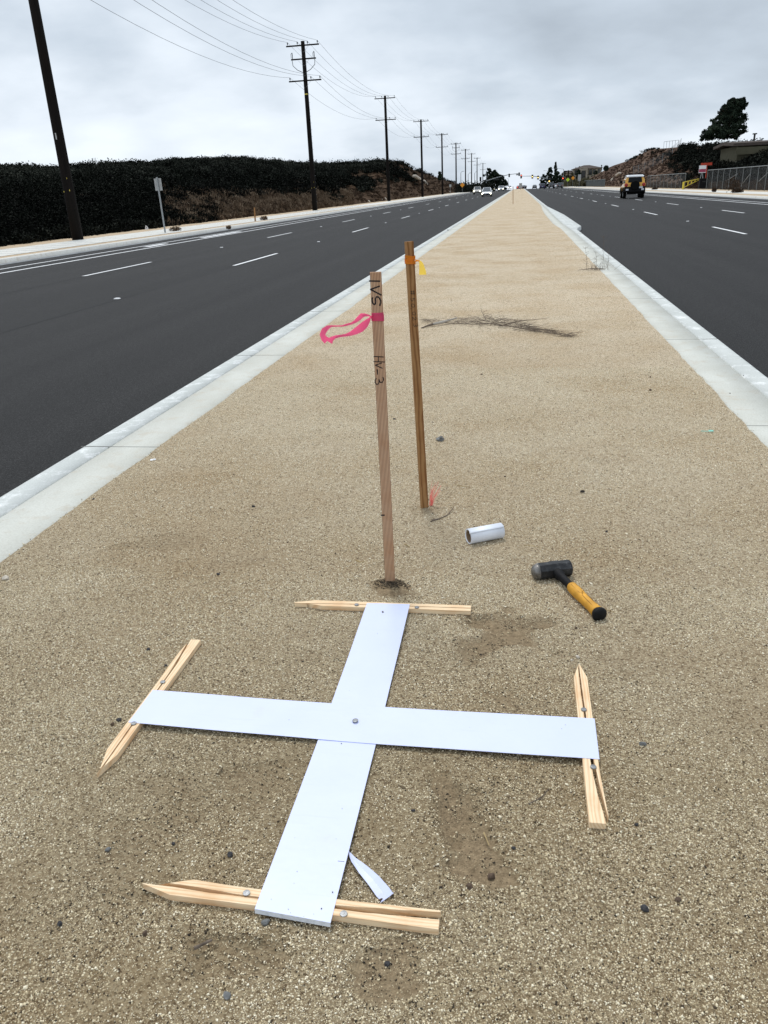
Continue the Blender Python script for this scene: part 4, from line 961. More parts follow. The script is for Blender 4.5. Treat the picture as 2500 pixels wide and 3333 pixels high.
p = gnd(498, 1497, .008); mb = MB(); mb.box((0, 0, .004), (.034, .018, .0015), Matrix.Rotation(.5, 3, 'Z') @ Matrix.Rotation(.2, 3, 'X')).box((.004, .001, .0056), (.014, .006, .0008), Matrix.Rotation(.5, 3, 'Z'))
tag(mb.build('litter', 'swhite', loc=(p.x, p.y, .006)), 'small white wrapper on the ground beside the left kerb strip', 'litter')
p = gnd(2302, 1405, .008); mb = MB(); mb.box((0, 0, .003), (.075, .007, .002)).box((.022, .003, .006), (.028, .014, .002), Matrix.Rotation(.5, 3, 'X')).box((.03, -.004, .006), (.018, .005, .002), Matrix.Rotation(.4, 3, 'Z'))
tag(mb.build('litter', 'teal', loc=(p.x, p.y, .008), rot=(0, 0, -.1)), 'pale green plastic scrap on the ground by the right concrete strip', 'litter')
# driftwood stick and dry branch pile
zb = lambda x, y: (1150 + x * .4521, 1000 + y * .4521)
mb = MB(); P = [gnd(*zb(490, 150), .01), gnd(*zb(530, 134), .02), gnd(*zb(572, 122), .03)]; mb.tube(P, [.006, .010, .016], 8)
P = [gnd(*zb(575, 122), .03), gnd(*zb(640, 108), .04), gnd(*zb(700, 90), .05), gnd(*zb(745, 76), .055)]; mb2 = MB(); mb2.tube(P, [.015, .018, .011, .007], 9)
dr = thing('driftwood_stick', 'knobbly weathered grey stick at the left end of the dry branch', 'stick', (0, 0, 0))
mb.build('dark_end', 'twig', dr, smooth=True); mb2.build('peeled_wood', 'wood_grey', dr, smooth=True)
rng = random.Random(21); mb = MB()
spine = [(495, 100), (700, 112), (850, 122), (1000, 118), (1150, 140), (1300, 170), (1450, 190), (1570, 215)]
def spine_at(t): 
    q = t * (len(spine) - 1); i = min(int(q), len(spine) - 2); f0 = q - i; return (spine[i][0] * (1 - f0) + spine[i + 1][0] * f0, spine[i][1] * (1 - f0) + spine[i + 1][1] * f0)
for k in range(560):
    t = min(max(rng.gauss(.52, .26), .03), .99); cx, cy = spine_at(t); sp = 30 * math.exp(-((t - .45) / .3) ** 2) + 8
    px, py = zb(cx + rng.uniform(-30, 30), cy + rng.gauss(0, sp * .45)); g0 = gnd(px, py, .01); ln_ = rng.uniform(.04, .17); an = rng.gauss(-.14, .42) + (math.pi if rng.random() < .5 else 0)
    up = abs(rng.gauss(0, .16)) ; d = Vector((math.cos(an), math.sin(an), up)); z0 = rng.uniform(.0, .03 + .04 * math.exp(-((t - .45) / .2) ** 2))
    a = g0 + Vector((0, 0, z0)); m_ = a + d * ln_ * .5 + Vector((0, 0, rng.uniform(-.005, .01))); e_ = a + d * ln_
    mb.tube([a, m_, e_], [rng.uniform(.0010, .0022), .0010, .0005], 4, cap=False)
mb.tube([gnd(*zb(x, y), .03) for x, y in spine], [.002, .003, .005, .006, .005, .005, .004, .002], 6)
br_ = mb.build('dry_branch', 'twig'); mb = MB(); mb.tube([gnd(*zb(x, y), .02) for x, y in ((1050, 135), (1200, 95), (1300, 90), (1410, 76))], [.006, .004, .003, .001], 5); mb.build('side_branch', 'twig', br_); mb = MB(); mb.tube([gnd(*zb(x, y), .012) for x, y in ((955, 85), (938, 60), (918, 12))], [.004, .003, .002], 5)
for k in range(16):
    x0, y0 = 918 + k * 2.2, 12 + k * 5; a = gnd(*zb(x0, y0), .01); mb.tube([a, a + Vector((rng.uniform(-.03, .08), rng.uniform(-.03, .03), rng.uniform(0, .03)))], [.002, .001], 4)
mb.build('sprig', 'twig', br_); tag(br_, 'long dry bristly branch lying across the median behind the laths', 'branch')


# ------------------------------------------------------------------ hills: lofts from the verge up to the ridge
def hill_loft(name, pxs, sil, base_X, ridge_f, mat, dry=None, nt_=26, rough=0.35, side=-1, back=1.5):
    """columns run along compass rays: from the verge (X=base_X) to the ridge, then a plateau behind"""
    V = []; D = []; rows = None; info = []
    ts = np.concatenate([np.linspace(0, 1, nt_), [1.12, 1.3, back, back * 1.6]])
    for px in pxs:
        py = interp(sil, px) + (4.5 * float(fbm(np.array([px * .009]), np.array([2.0]), 15, 4)[0]) if side < 0 else 0); w = ray(px, py); tb = base_X / w[0]; bx, by = base_X, w[1] * tb
        f_ = interp(ridge_f, px); rx, ry, rz = w[0] * tb * f_, w[1] * tb * f_, H + w[2] * tb * f_
        info.append((bx, by, rx, ry, rz))
        for t in ts:
            x = bx + (rx - bx) * t; y = by + (ry - by) * t
            k = min(t, 1.0); prof = (k ** 0.85) * (1 - 0.12 * math.sin(math.pi * k))
            g0 = float(grade(by)) * (1 - k)
            z = g0 + (rz - g0) * prof - (max(t - 1, 0) * 0.8)
            z += rough * float(fbm(np.array([x * .12]), np.array([y * .12]), 77, 4)[0]) * math.sin(math.pi * min(k, 1)) ** .7 * min(1, rz / 5)
            V.append((x, y, z - (0.25 if t == 0 else 0))); D.append(dry(px, k, x, y) if dry else 0.0)
    n = len(ts); F = [(i * n + k, i * n + k + 1, (i + 1) * n + k + 1, (i + 1) * n + k) for i in range(len(pxs) - 1) for k in range(n - 1)]
    if side < 0: F = [q[::-1] for q in F]
    o = np_mesh(name, V, F, mat, D, 'dry', smooth=True, domain='POINT'); o['kind'] = 'structure'
    def at(px, k):
        i = float(np.interp(px, pxs, np.arange(len(pxs)))); i0 = min(int(i), len(pxs) - 2); f0 = i - i0
        kk = k * (nt_ - 1); k0 = min(int(kk), nt_ - 1); f1 = kk - k0 if k0 < nt_ - 1 else 0
        g_ = lambda a, b_: Vector(V[a * n + b_])
        k1 = min(k0 + 1, n - 1)
        return (g_(i0, k0) * (1 - f1) + g_(i0, k1) * f1) * (1 - f0) + (g_(i0 + 1, k0) * (1 - f1) + g_(i0 + 1, k1) * f1) * f0
    return o, at
SIL_L = [(-900, 572), (-300, 560), (0, 559), (200, 558), (320, 546), (500, 538), (560, 528), (700, 525), (800, 526), (914, 535), (1011, 542), (1074, 543), (1159, 537), (1256, 526), (1306, 535), (1349, 556), (1433, 582), (1500, 602), (1580, 612)]
RF_L = [(-900, 2.6), (0, 3.4), (400, 3.4), (800, 2.8), (1050, 2.0), (1150, 1.6), (1256, 1.35), (1400, 1.22), (1580, 1.15)]
def dryL(px, k, x, y):
    a = min(max((px - 1040) / 90, 0), 1) * (1 - 0.75 * min(max((k - .72) / .15, 0), 1) * (1 if px < 1250 else .2))
    b_ = min(max((px - 600) / 250, 0), 1) * min(max((.07 + .12 * min(max((px - 600) / 400, 0), 1) - k) / .07, 0), 1)
    return max(a, b_)
pxsL = np.concatenate([np.arange(-900, 1000, 50), np.arange(1000, 1590, 14)])
hl, atL = hill_loft('hill', pxsL, SIL_L, -23.4, RF_L, 'hillL', dryL, rough=1.4)
SIL_R = [(1840, 590), (1900, 588), (1947, 566), (1990, 541), (2045, 523), (2074, 508), (2117, 486), (2160, 483), (2207, 479), (2305, 478), (2500, 474), (2700, 478), (3300, 440)]
RF_R = [(1840, 1.08), (1950, 1.12), (2050, 1.22), (2120, 1.35), (2300, 1.42), (2500, 1.45), (3300, 1.8)]
pxsR = np.concatenate([np.arange(1840, 2540, 12), np.arange(2540, 3330, 60)])
hr, atR = hill_loft('hill', pxsR, SIL_R, 25.0, RF_R, 'hillR', None, rough=0.7, side=1)
# land beyond the hills, both sides
for (x0, x1, z0) in ((-420, -16.0, -0.3), (24.9, 420, -0.3)):
    pass

# ------------------------------------------------------------------ brush: clumps of leaf-sized faces
def leaves_np(cs, rs, hs, nper, size, tones, up=0.0):
    """clumps at cs (n,3) with radius rs, height hs; nper leaf quads each"""
    cs = np.asarray(cs, float); n = len(cs)
    if np.isscalar(nper): nper = np.full(n, nper, int)
    idx = np.repeat(np.arange(n), nper); m_ = len(idx)
    d = RNG.normal(size=(m_, 3)); d /= np.linalg.norm(d, axis=1)[:, None]; rr = RNG.random(m_) ** .45
    lob = 1 + 0.35 * np.sin(d[:, 0] * 4 + idx) * np.cos(d[:, 1] * 5 + idx * 2.3)
    P = d * (rr * lob)[:, None]; P[:, 0] *= rs[idx]; P[:, 1] *= rs[idx]; P[:, 2] = (P[:, 2] * .5 + .5) * hs[idx]
    P += cs[idx]
    a = RNG.normal(size=(m_, 3)); a[:, 2] = a[:, 2] * (1 + up * 3) + up * 1.5; a /= np.linalg.norm(a, axis=1)[:, None]
    b_ = np.cross(a, RNG.normal(size=(m_, 3))); b_ /= np.linalg.norm(b_, axis=1)[:, None]
    sz_ = (size[idx] if not np.isscalar(size) else size) * RNG.uniform(.6, 1.4, m_)
    wdt = 0.5 - 0.42 * up
    A = a * sz_[:, None] * (0.6 + up); B = b_ * (sz_ * wdt)[:, None]
    V = np.stack([P - A - B * .3, P - A * .1 + B, P + A, P + A * .1 - B], 1).reshape(-1, 3)
    F = np.arange(m_ * 4).reshape(-1, 4)
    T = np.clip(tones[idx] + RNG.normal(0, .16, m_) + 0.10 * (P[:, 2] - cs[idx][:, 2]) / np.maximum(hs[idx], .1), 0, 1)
    return V, F, T
def brush(name, label, cs, rs, hs, nper, size, tones, mat, up=0.0, stuff=True, cat='bushes'):
    V, F, T = leaves_np(cs, np.asarray(rs), np.asarray(hs), nper, size, np.asarray(tones), up)
    o = np_mesh(name, V, F, mat, T); tag(o, label, cat)
    if stuff: o['kind'] = 'stuff'
    return o
rng = random.Random(4)
cs, rs, hs, tn, sz_l = [], [], [], [], []
for k in range(5200):
    px = rng.uniform(-260, 1130) if rng.random() < .8 else rng.uniform(1000, 1330); kk = rng.random() ** .75 * 1.06
    p = atL(px, min(kk, 1)); 
    if rng.random() < dryL(px, kk, 0, 0) * 1.05: continue
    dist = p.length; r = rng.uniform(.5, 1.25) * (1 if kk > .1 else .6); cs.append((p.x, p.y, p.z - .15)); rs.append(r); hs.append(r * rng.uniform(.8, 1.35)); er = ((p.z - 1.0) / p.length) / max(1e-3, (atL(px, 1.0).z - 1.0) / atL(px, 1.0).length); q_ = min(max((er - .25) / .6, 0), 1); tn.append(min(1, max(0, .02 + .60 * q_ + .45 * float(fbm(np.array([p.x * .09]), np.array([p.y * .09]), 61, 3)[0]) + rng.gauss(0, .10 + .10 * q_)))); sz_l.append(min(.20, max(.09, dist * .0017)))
for k in range(1500):
    px = rng.uniform(-260, 900); kk = rng.random() ** 1.5 * .22
    if dryL(px, kk, 0, 0) > .3: continue
    p = atL(px, kk); r = rng.uniform(.4, .8); cs.append((p.x, p.y, p.z - .15)); rs.append(r); hs.append(r * rng.uniform(.8, 1.3)); tn.append(max(0, rng.gauss(.12, .12))); sz_l.append(.10)
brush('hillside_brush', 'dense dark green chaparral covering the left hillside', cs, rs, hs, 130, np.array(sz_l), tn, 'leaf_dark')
# ridge-line shrubs that roughen the skyline
cs, rs, hs, tn = [], [], [], []
for k in range(330):
    px = rng.uniform(-100, 1290); p = atL(px, 1.0); r = rng.uniform(.4, 1.5) * (1.0 if px < 1150 else .6); cs.append((p.x, p.y, p.z - .3)); rs.append(r); hs.append(r * rng.uniform(.9, 1.4)); tn.append(rng.uniform(.2, .7))
for k in range(60):
    px = rng.uniform(1280, 1560); p = atL(px, 1.0); r = rng.uniform(.6, 1.3); cs.append((p.x, p.y, p.z - .3)); rs.append(r); hs.append(r * rng.uniform(.8, 1.2)); tn.append(rng.uniform(.2, .7))
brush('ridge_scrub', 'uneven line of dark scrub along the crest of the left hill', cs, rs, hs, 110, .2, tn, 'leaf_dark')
# dark shrub patches on the brown shoulder
cs, rs, hs, tn = [], [], [], []
for (cx, ck, sx, sk, n_) in ((1120, .42, 45, .16, 60), (1180, .33, 30, .14, 40), (1290, .62, 38, .12, 60), (1240, .80, 60, .08, 60), (1080, .75, 60, .12, 60), (1330, .5, 22, .1, 24), (1075, .14, 30, .1, 20)):
    for k in range(n_):
        px = rng.gauss(cx, sx * .5); kk = min(max(rng.gauss(ck, sk * .5), .02), 1); p = atL(px, kk); r = rng.uniform(.6, 1.3); cs.append((p.x, p.y, p.z - .2)); rs.append(r); hs.append(r * 1.1); tn.append(rng.uniform(.1, .6))
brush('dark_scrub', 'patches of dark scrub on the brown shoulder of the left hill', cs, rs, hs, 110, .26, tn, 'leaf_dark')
cs, rs, hs, tn = [], [], [], []
for k in range(2300):
    px = rng.uniform(560, 1560); kk = rng.random(); 
    if px < 1040: kk *= .26
    if rng.random() > dryL(px, kk, 0, 0): continue
    p = atL(px, kk); r = rng.uniform(.25, .75); cs.append((p.x, p.y, p.z - .08)); rs.append(r); hs.append(r * rng.uniform(.5, 1.0)); tn.append(rng.uniform(.0, .75) * (.6 if kk > .5 else 1))
brush('dry_brush', 'dry brown brush on the shoulder of the left hill', cs, rs, hs, 100, .10, tn, 'leaf_brown', up=.25)
cs, rs, hs, tn = [], [], [], []
for k in range(3000):
    px = 520 + 620 * rng.random(); kk = rng.random() * .20; 
    if rng.random() > (px - 480) / 350: continue
    p = atL(px, kk); r = rng.uniform(.2, .5); cs.append((p.x, p.y, p.z - .05)); rs.append(r); hs.append(r * rng.uniform(.8, 1.6)); tn.append(rng.uniform(.1, .8))
brush('dry_grass', 'pale dry grass and weeds behind the left sidewalk', cs, rs, hs, 70, .13, tn, 'leaf_straw', up=.8, cat='grass')
# low edge growth against the near left sidewalk
cs, rs, hs, tn = [], [], [], []
for k in range(150):
    px = rng.uniform(-100, 640); p = gnd(px, 800, 0); p = atL(px, rng.uniform(0, .05)); r = rng.uniform(.25, .55); cs.append((p.x + rng.uniform(-.3, .5), p.y, -.1)); rs.append(r); hs.append(r * rng.uniform(1, 1.6)); tn.append(rng.uniform(.2, .9))
brush('edge_weeds', 'low dark weeds along the back of the near left sidewalk', cs, rs, hs, 130, .07, tn, 'leaf_dark')
# right slope
cs, rs, hs, tn = [], [], [], []
for k in range(2600):
    px = rng.uniform(2215, 2760); kk = rng.uniform(0, 1.03) ** .8; f0 = min(max((px - 2215) / 120, 0), 1)
    if rng.random() > f0 * (1 if px > 2290 else .55) and not (kk > .55 and px > 2200 and rng.random() < .7): continue
    p = atR(px, min(kk, 1)); r = rng.uniform(.5, 1.2); cs.append((p.x, p.y, p.z - .3)); rs.append(r); hs.append(r * rng.uniform(.9, 1.3)); tn.append(min(1, max(0, rng.gauss(.32, .2) + .1 * kk)))
brush('slope_shrubs', 'dense dark shrubs filling the right slope below the house', cs, rs, hs, 100, .2, tn, 'leaf_dark')
cs, rs, hs, tn = [], [], [], []
for k in range(1500):
    px = rng.uniform(1890, 2300); kk = rng.random() * .93; p = atR(px, kk); r = rng.uniform(.2, .5); cs.append((p.x, p.y, p.z - .1)); rs.append(r); hs.append(r * rng.uniform(.5, .9)); tn.append(rng.uniform(0, .65))
brush('dry_brush', 'reddish brown brush scattered over the right slope', cs, rs, hs, 100, .10, tn, 'leaf_brownr', up=.2)
cs, rs, hs, tn = [], [], [], []
for (cx, ck, n_) in ((2160, .82, 14), (2205, .72, 24), (2190, .45, 12), (2075, .95, 10), (2120, .98, 8), (2230, .9, 30), (2250, .6, 22), (2210, .25, 10)):
    for k in range(n_):
        p = atR(rng.gauss(cx, 15), min(max(rng.gauss(ck, .07), 0), 1)); r = rng.uniform(.4, .95); cs.append((p.x, p.y, p.z - .2)); rs.append(r); hs.append(r); tn.append(rng.uniform(.1, .6))
brush('dark_scrub', 'patches of dark scrub on the brown right slope', cs, rs, hs, 90, .2, tn, 'leaf_dark')
cs, rs, hs, tn = [], [], [], []
for k in range(330):
    px = rng.uniform(2090, 2620); w = ray(px, 620); t_ = 23.6 / w[0]; cs.append((23.6 + rng.uniform(-.2, 1.2), w[1] * t_, -.05)); r = rng.uniform(.2, .6); rs.append(r); hs.append(r * rng.uniform(.8, 2.2)); tn.append(rng.uniform(.1, .8))
brush('fence_weeds', 'dry brown weeds growing along the right chain link fence', cs, rs, hs, 80, .12, tn, 'leaf_brown', up=.5, cat='weeds')

def bush(label, p, r, h, mat, n=260, size=.06, up=.5, name='dry_weed', group='dry weeds on the verges', t0=.4):
    V, F, T = leaves_np([(p[0], p[1], p[2] - .03)], np.array([r]), np.array([h]), n, size, np.array([t0]), up)
    sv = []; sf = []; st_ = []
    for k in range(int(14)):
        an = RNG.random() * 6.283; q = r * RNG.random() * .9; hz1 = h * RNG.uniform(.5, 1.0); c0 = np.array([p[0], p[1], p[2] - .03]); c1 = c0 + np.array([math.cos(an) * q, math.sin(an) * q, hz1]); ww = size * .12
        b0 = len(V) + len(sv); sv += [c0 + [ww, 0, 0], c0 - [ww, 0, 0], c1 - [ww * .3, 0, 0], c1 + [ww * .3, 0, 0]]; sf.append([b0, b0 + 1, b0 + 2, b0 + 3]); st_.append(.2)
    V = np.concatenate([V, np.array(sv)]); F = np.concatenate([F, np.array(sf)]); T = np.concatenate([T, st_])
    o = np_mesh(name, V, F, mat, T); tag(o, label, 'weed', group); return o
for (px, py, r, h, lb) in ((2445 - 60, 628, .75, 1.5, 'largest dead bush in front of the right fence'), (2402, 627, .5, .35, 'low dead weed right of the largest dead bush by the right fence'), (2325, 625, .25, .45, 'small dead weed left of the largest dead bush by the right fence'),
                           (2132, 617, .45, .3, 'low weed on the right sidewalk behind the yellow off-roader')):
    p = gnd(px, py, 0); p.x = min(p.x, 22.3); bush(lb, p, r, h, 'leaf_brown', size=.1)
for (px, py, r, h, lb) in ((573, 752, .35, .28, 'dry weed on the left verge beside the sign post'), (745, 743, .15, .15, 'tiny weed by the left kerb'), (440, 738, .45, .75, 'pale dry bush behind the left sidewalk, left of the sign post'), (860, 716, .3, .3, 'dry weed beside the short stake on the left')):
    p = gnd(px, py, 0); bush(lb, p, r, h, 'leaf_straw', size=.06)
# spiky dead weed rooted at the right strip of the median
rng = random.Random(9); mb = MB(); p0 = gnd(1955, 879, 0.01)
for k in range(45):
    a = p0 + Vector((rng.gauss(-.05, .12), rng.gauss(0, .06), 0)); hgt = rng.uniform(.05, .16); mb.tube([a, a + Vector((rng.gauss(0, .05), rng.gauss(0, .03), hgt))], [.002, .001], 4, cap=False)
for (dx, hgt) in ((.035, .60), (.12, .34), (-.25, .40), (-.08, .33)):
    a = p0 + Vector((dx, 0, 0)); q = a + Vector((dx * .1 - .02, .03, hgt)); mb.tube([a, a.lerp(q, .5) + Vector((.015, 0, 0)), q], [.003, .0025, .0015], 5)
    for j in range(15):
        b_ = a.lerp(q, rng.uniform(.12, .98)); mb.tube([b_, b_ + Vector((rng.uniform(-.06, .06), rng.uniform(-.03, .03), rng.uniform(0, .05)))], [.0016, .002], 4)
mb.tube([p0 + Vector((-.42, -.02, .01)), p0 + Vector((-.2, -.01, .03)), p0 + Vector((.05, 0, .02))], [.003, .008, .009], 6)
tag(mb.build('dead_weed', 'twig'), 'spindly dead weed growing at the edge of the right concrete strip', 'weed')
# rocks at the foot of the left hill
rng = random.Random(31)
adj = ['blocky', 'pale', 'rounded', 'flat', 'tilted', 'angular', 'small', 'brownish']
rocks = [(x, y) for x, y in ((1200, 652), (1212, 655), (1222, 648), (1238, 651), (1250, 654), (1279, 650), (1290, 640), (1300, 646), (1316, 641), (1330, 635), (1342, 640), (1352, 633), (1363, 630), (1392, 632), (1402, 628), (1438, 626), (1450, 624), (1462, 626), (1470, 622))]
base_rock = None
ordn = ['first', 'second', 'third', 'fourth', 'fifth', 'sixth', 'seventh', 'eighth', 'ninth', 'tenth', 'eleventh', 'twelfth', 'thirteenth', 'fourteenth', 'fifteenth', 'sixteenth', 'seventeenth', 'eighteenth', 'nineteenth', 'twentieth']
for k, (px, py) in enumerate(rocks):
    p = atX(px, py, -23.8 - rng.random()); r = rng.uniform(.32, .62) * (1 + (px - 1200) / 600); o = rock((p.x, p.y, r * .3), r, 'stone_pale', 200 + k, .75, 'roadside_rock')
    tag(o, 'tan rock at the left hill foot, %s of the row from the left' % ordn[k], 'rock', 'rocks at the foot of the left hill')
for (a, b_, w_, lb) in (((1378, 592), (1402, 620), 1.1, 'largest long white boulder slab on the left hillside'), ((1349, 573), (1364, 583), .7, 'smaller pale slab higher on the left hillside'), ((1414, 630), (1424, 634), .8, 'white slab lying on the ground at the foot of the left hill')):
    X_ = -26.5; p = atX(*a, X_); q = atX(*b_, X_); mb = MB(); mb.bar(p, q, 1.2, w_); tag(mb.build('boulder_slab', 'stone_pale', bevel=.3), lb, 'boulder', 'pale boulders on the slopes')
for (a, b_, w_, lb) in (((1985, 595), (1999, 581), .8, 'pale leaning boulder slab low on the right slope'), ((2007, 572), (2018, 563), .5, 'narrow pale slab above the other on the right slope')):
    p = atX(*a, 26.0); q = atX(*b_, 26.4); mb = MB(); mb.bar(p, q, .9, w_); tag(mb.build('boulder_slab', 'stone_pale', bevel=.2), lb, 'boulder', 'pale boulders on the slopes')

# ------------------------------------------------------------------ utility poles and wires
PX = -21.5
tops = [(None, None), (985, 140), (1253, 305), (1370, 385), (1438, 430), (1484, 460), (1515, 485), (1535, 498), (1553, 511), (1572, 527)]
PH = 15.6
def solveY(px, py):
    lo, hi = 20, 900
    for _ in range(60):
        mid = (lo + hi) / 2; w = np.array([PX, mid, PH + float(grade(mid)) * 0 - H]); c = np.array([_x * w[0] + _y * w[1] + _z * w[2]])[0]; x = CX + FPX * c[0] / c[2]
        if x < px: lo = mid
        else: hi = mid
    return lo
PYs = [37.3] + [solveY(*q) for q in tops[1:]]
print('pole Y', [round(q, 1) for q in PYs])
def arm(root, z, ln, ins, braces=True, cut=False):
    mb = MB(); mb.box((0, -.16, z), (ln, .10, .12)); a = mb.build('crossarm', 'pole', root)
    if braces:
        mb = MB(); mb.bar((-.62, -.2, z - .04), (-.05, -.19, z - .62), .03, .012).bar((.62, -.2, z - .04), (.05, -.19, z - .62), .03, .012); mb.build('arm_braces', 'galv', a)
    for x in ins:
        mb = MB(); mb.lathe((x, -.16, z + .05), (0, 0, 1), [(0, .015), (.10, .015), (.11, .05), (.15, .065), (.17, .04), (.19, .06), (.25, .055), (.29, .03), (.31, .005)], 10)
        mb.build('insulator', 'insul', a, smooth=True)
TOPX = [-1.52, -.52, .52, 1.52]; LOWX = [-1.55, .62, 1.55]
def pole(i, y):
    side = ['nearest and thickest, its top cut off by the photo', 'with three crossarms and a yellow band, second from the left'] [i] if i < 2 else ['', '', 'third', 'fourth', 'fifth', 'sixth', 'seventh', 'eighth', 'ninth', 'farthest and last'][i] + ' of the row counting from the left'
    root = thing('utility_pole', ('dark wooden utility pole, %s' % side), 'utility pole', (PX, y, float(grade(y)) * .3), (0, 0, 0), 'utility poles along the left sidewalk')
    mb = MB(); mb.tube([(0, 0, -.3), (0, 0, 2), (0, 0, 8), (0, 0, PH)], [.275, .255, .225, .19], 16); mb.build('pole_shaft', 'pole', root, smooth=True)
    arm(root, PH - .38, 3.35, TOPX); arm(root, PH - 3.45, 3.35, LOWX)
    if i in (1, 5):
        arm(root, PH - 1.55, 2.55, [])
        for x in (-1.12, 1.12):
            mb = MB(); mb.lathe((x, -.2, PH - 1.5), (0, 0, 1), [(0, .02), (.06, .05), (.12, .03), (.18, .055), (.24, .03), (.30, .055), (.36, .03), (.42, .05), (.55, .02)], 8)
            mb.tube([(x - .12, -.2, PH - 1.45), (x - .14, -.2, PH - 1.1), (x, -.2, PH - .95)], .02, 6); mb.build('cutout', 'insul', root)
            mb = MB(); sx = 1 if x > 0 else -1; mb.tube([(x + .05 * sx, -.2, PH - 1.6), (x, -.2, PH - 2.1), (x * .6, -.2, PH - 2.5), (.12 * sx, -.2, PH - 2.75)], .03, 6); mb.build('jumper_cable', 'insul', root)
    if i == 1:
        MB().box((0, -.20, PH - 4.65), (.30, .01, .12)).build('yellow_band', 'reflect', root)
        for k in range(16): MB().tube([(.16, 0, PH - 5.4 - k * .62), (.32, 0, PH - 5.4 - k * .62)], .012, 5).build('climbing_bolt', 'galv', root)
    if i in (0, 1):
        for k, (dx, zz) in enumerate(((.06, 3.35), (.10, 2.78), (.13, 2.25), (-.12, 2.2))):
            MB().box((dx, -.232 + abs(dx) * .25, zz), (.075, .012, .07 if k else .04)).build('reflector_tag', 'reflect', root)
    if i == 0: mb = MB(); mb.box((.0, -.24, 4.6), (.06, .012, .28)); mb.build('number_plate', 'signback', root)
    return root
for i, y in enumerate(PYs): pole(i, y)
ends = [-14] + PYs
nm = ['outermost left', 'second from left', 'second from right', 'outermost right']
def wire(x, z, lb, sag=1.25):
    mb = MB(); pts = []
    for a, b_ in zip(ends[:-1], ends[1:]):
        n = 14 if b_ < 150 else 6
        for k in range(n):
            t = k / n; pts.append((PX + x, a + (b_ - a) * t - .16, z - sag * 4 * t * (1 - t) * ((b_ - a) / 48) ** 2))
    pts.append((PX + x, ends[-1], z)); mb.tube(pts, .011, 5); tag(mb.build('power_line', 'wire'), lb, 'power line', 'power lines on the poles')
for x, q in zip(TOPX, nm): wire(x, PH - .04, 'thin dark power line on the top crossarms, %s' % q)
for x, q in zip(LOWX, ['left end', 'just right of the pole', 'right end']): wire(x, PH - 3.1, 'thin dark power line on the lower crossarms, %s' % q)

# ------------------------------------------------------------------ signs, stakes, signals
def post_sign(px, base_py, top_py, X, w, h, label, back='signback', face='signback', shape='rect', name='road_sign', postm='galv', pw=.055, zt=None, group=None):
    b_ = atX(px, base_py, X); b_.z = float(grade(b_.y)); top = atY(px, top_py, b_.y).z
    r = thing(name, label, 'sign', b_, (0, 0, math.radians(4)), group); MB().box((0, 0, top / 2 - b_.z / 2), (pw, pw * .8, top - b_.z)).build('post', postm, r)
    zc_ = top - b_.z - h / 2
    if shape == 'rect': mb = MB(); mb.box((0, -.045, zc_), (w, .008, h)); mb.build('sign_panel', face, r, bevel=.003)
    else:
        mb = MB(); q = w / 2; mb.add([(0, -.045, zc_ - q), (q, -.045, zc_), (0, -.045, zc_ + q), (-q, -.045, zc_), (0, -.035, zc_ - q), (q, -.035, zc_), (0, -.035, zc_ + q), (-q, -.035, zc_)], [(0, 1, 2, 3), (7, 6, 5, 4), (0, 4, 5, 1), (1, 5, 6, 2), (2, 6, 7, 3), (3, 7, 4, 0)]); mb.build('sign_panel', face, r)
    return r
b_ = gnd(538, 757, 0)
r = thing('road_sign', 'grey back of a rectangular road sign on a square post by the left kerb', 'sign', b_, (0, math.radians(-.6), 0))
MB().box((0, 0, 1.37), (.07, .06, 2.78)).build('post', 'galv', r); MB().box((0, .045, 2.40), (.40, .008, .60)).build('sign_panel', 'signback', r, bevel=.004)
b_ = gnd(831, 720, 0); b_.x = max(b_.x, -22.6); r_ = MB().box((0, 0, .42), (.09, .05, .95)).build('marker_stake', 'wood_brown', loc=b_, rot=(.02, .05, 0)); tag(r_, 'short tan stake standing behind the left sidewalk beyond the sign post', 'stake')
b_ = gnd(478, 747, 0); mb = MB(); mb.box((-.05, 0, .12), (.05, .03, .24), Matrix.Rotation(.3, 3, 'Y')).box((.06, 0, .10), (.05, .03, .2), Matrix.Rotation(-.4, 3, 'Y')).box((0, 0, .04), (.12, .04, .08))
tag(mb.build('litter', 'swhite', loc=(b_.x, b_.y, .0)), 'scrap of white litter at the back of the left sidewalk', 'litter')
post_sign(1466, 630, 600, -20.3, .6, .75, 'small rectangular sign facing away, far along the left sidewalk')
p_ = post_sign(1505, 622, 594, -19.5, 1.6, 1.6, 'far orange diamond warning sign on the left', face='sorange', shape='dia')

def signal(parent, x, y, z, lit, face=-1, scale=1.0, name='signal_head'):
    """three-lamp head; face -1 looks towards the camera"""
    mb = MB(); mb.box((x, y, z), (.42 * scale, .25, 1.15 * scale)); mb.box((x, y + .02, z), (.62 * scale, .03, 1.35 * scale)); h = mb.build(name, 'sigbox', parent)
    for k, (dz, nm_) in enumerate(((.37, 'r'), (0, 'y'), (-.37, 'g'))):
        mb = MB(); mb.lathe((x, y + face * .13, z + dz * scale), (0, face, 0), [(0, .15 * scale), (.02, .14 * scale), (.05, .02)], 12)
        mm = ('lampr' if nm_ == 'r' else 'lampy') if lit == nm_ else 'sigbox'
        mb.build('lamp', mm, h)
        mb = MB(); mb.box((x, y + face * .22, z + (dz + .16) * scale), (.34 * scale, .2, .015)); mb.build('visor', 'sigbox', h)
    return h
Yl, Yr2 = 352, 395
r = thing('traffic_signal', 'traffic signal mast arm reaching over the left road, heads facing away', 'traffic signal', (0, 0, 0))
pb = atY(1583, 600, Yl); a0 = atY(1583, 590, Yl); arm_pts = [atY(x, y, Yl) for x, y in ((1583, 589), (1610, 580.5), (1636, 573), (1658, 568), (1675, 566), (1692, 565))]
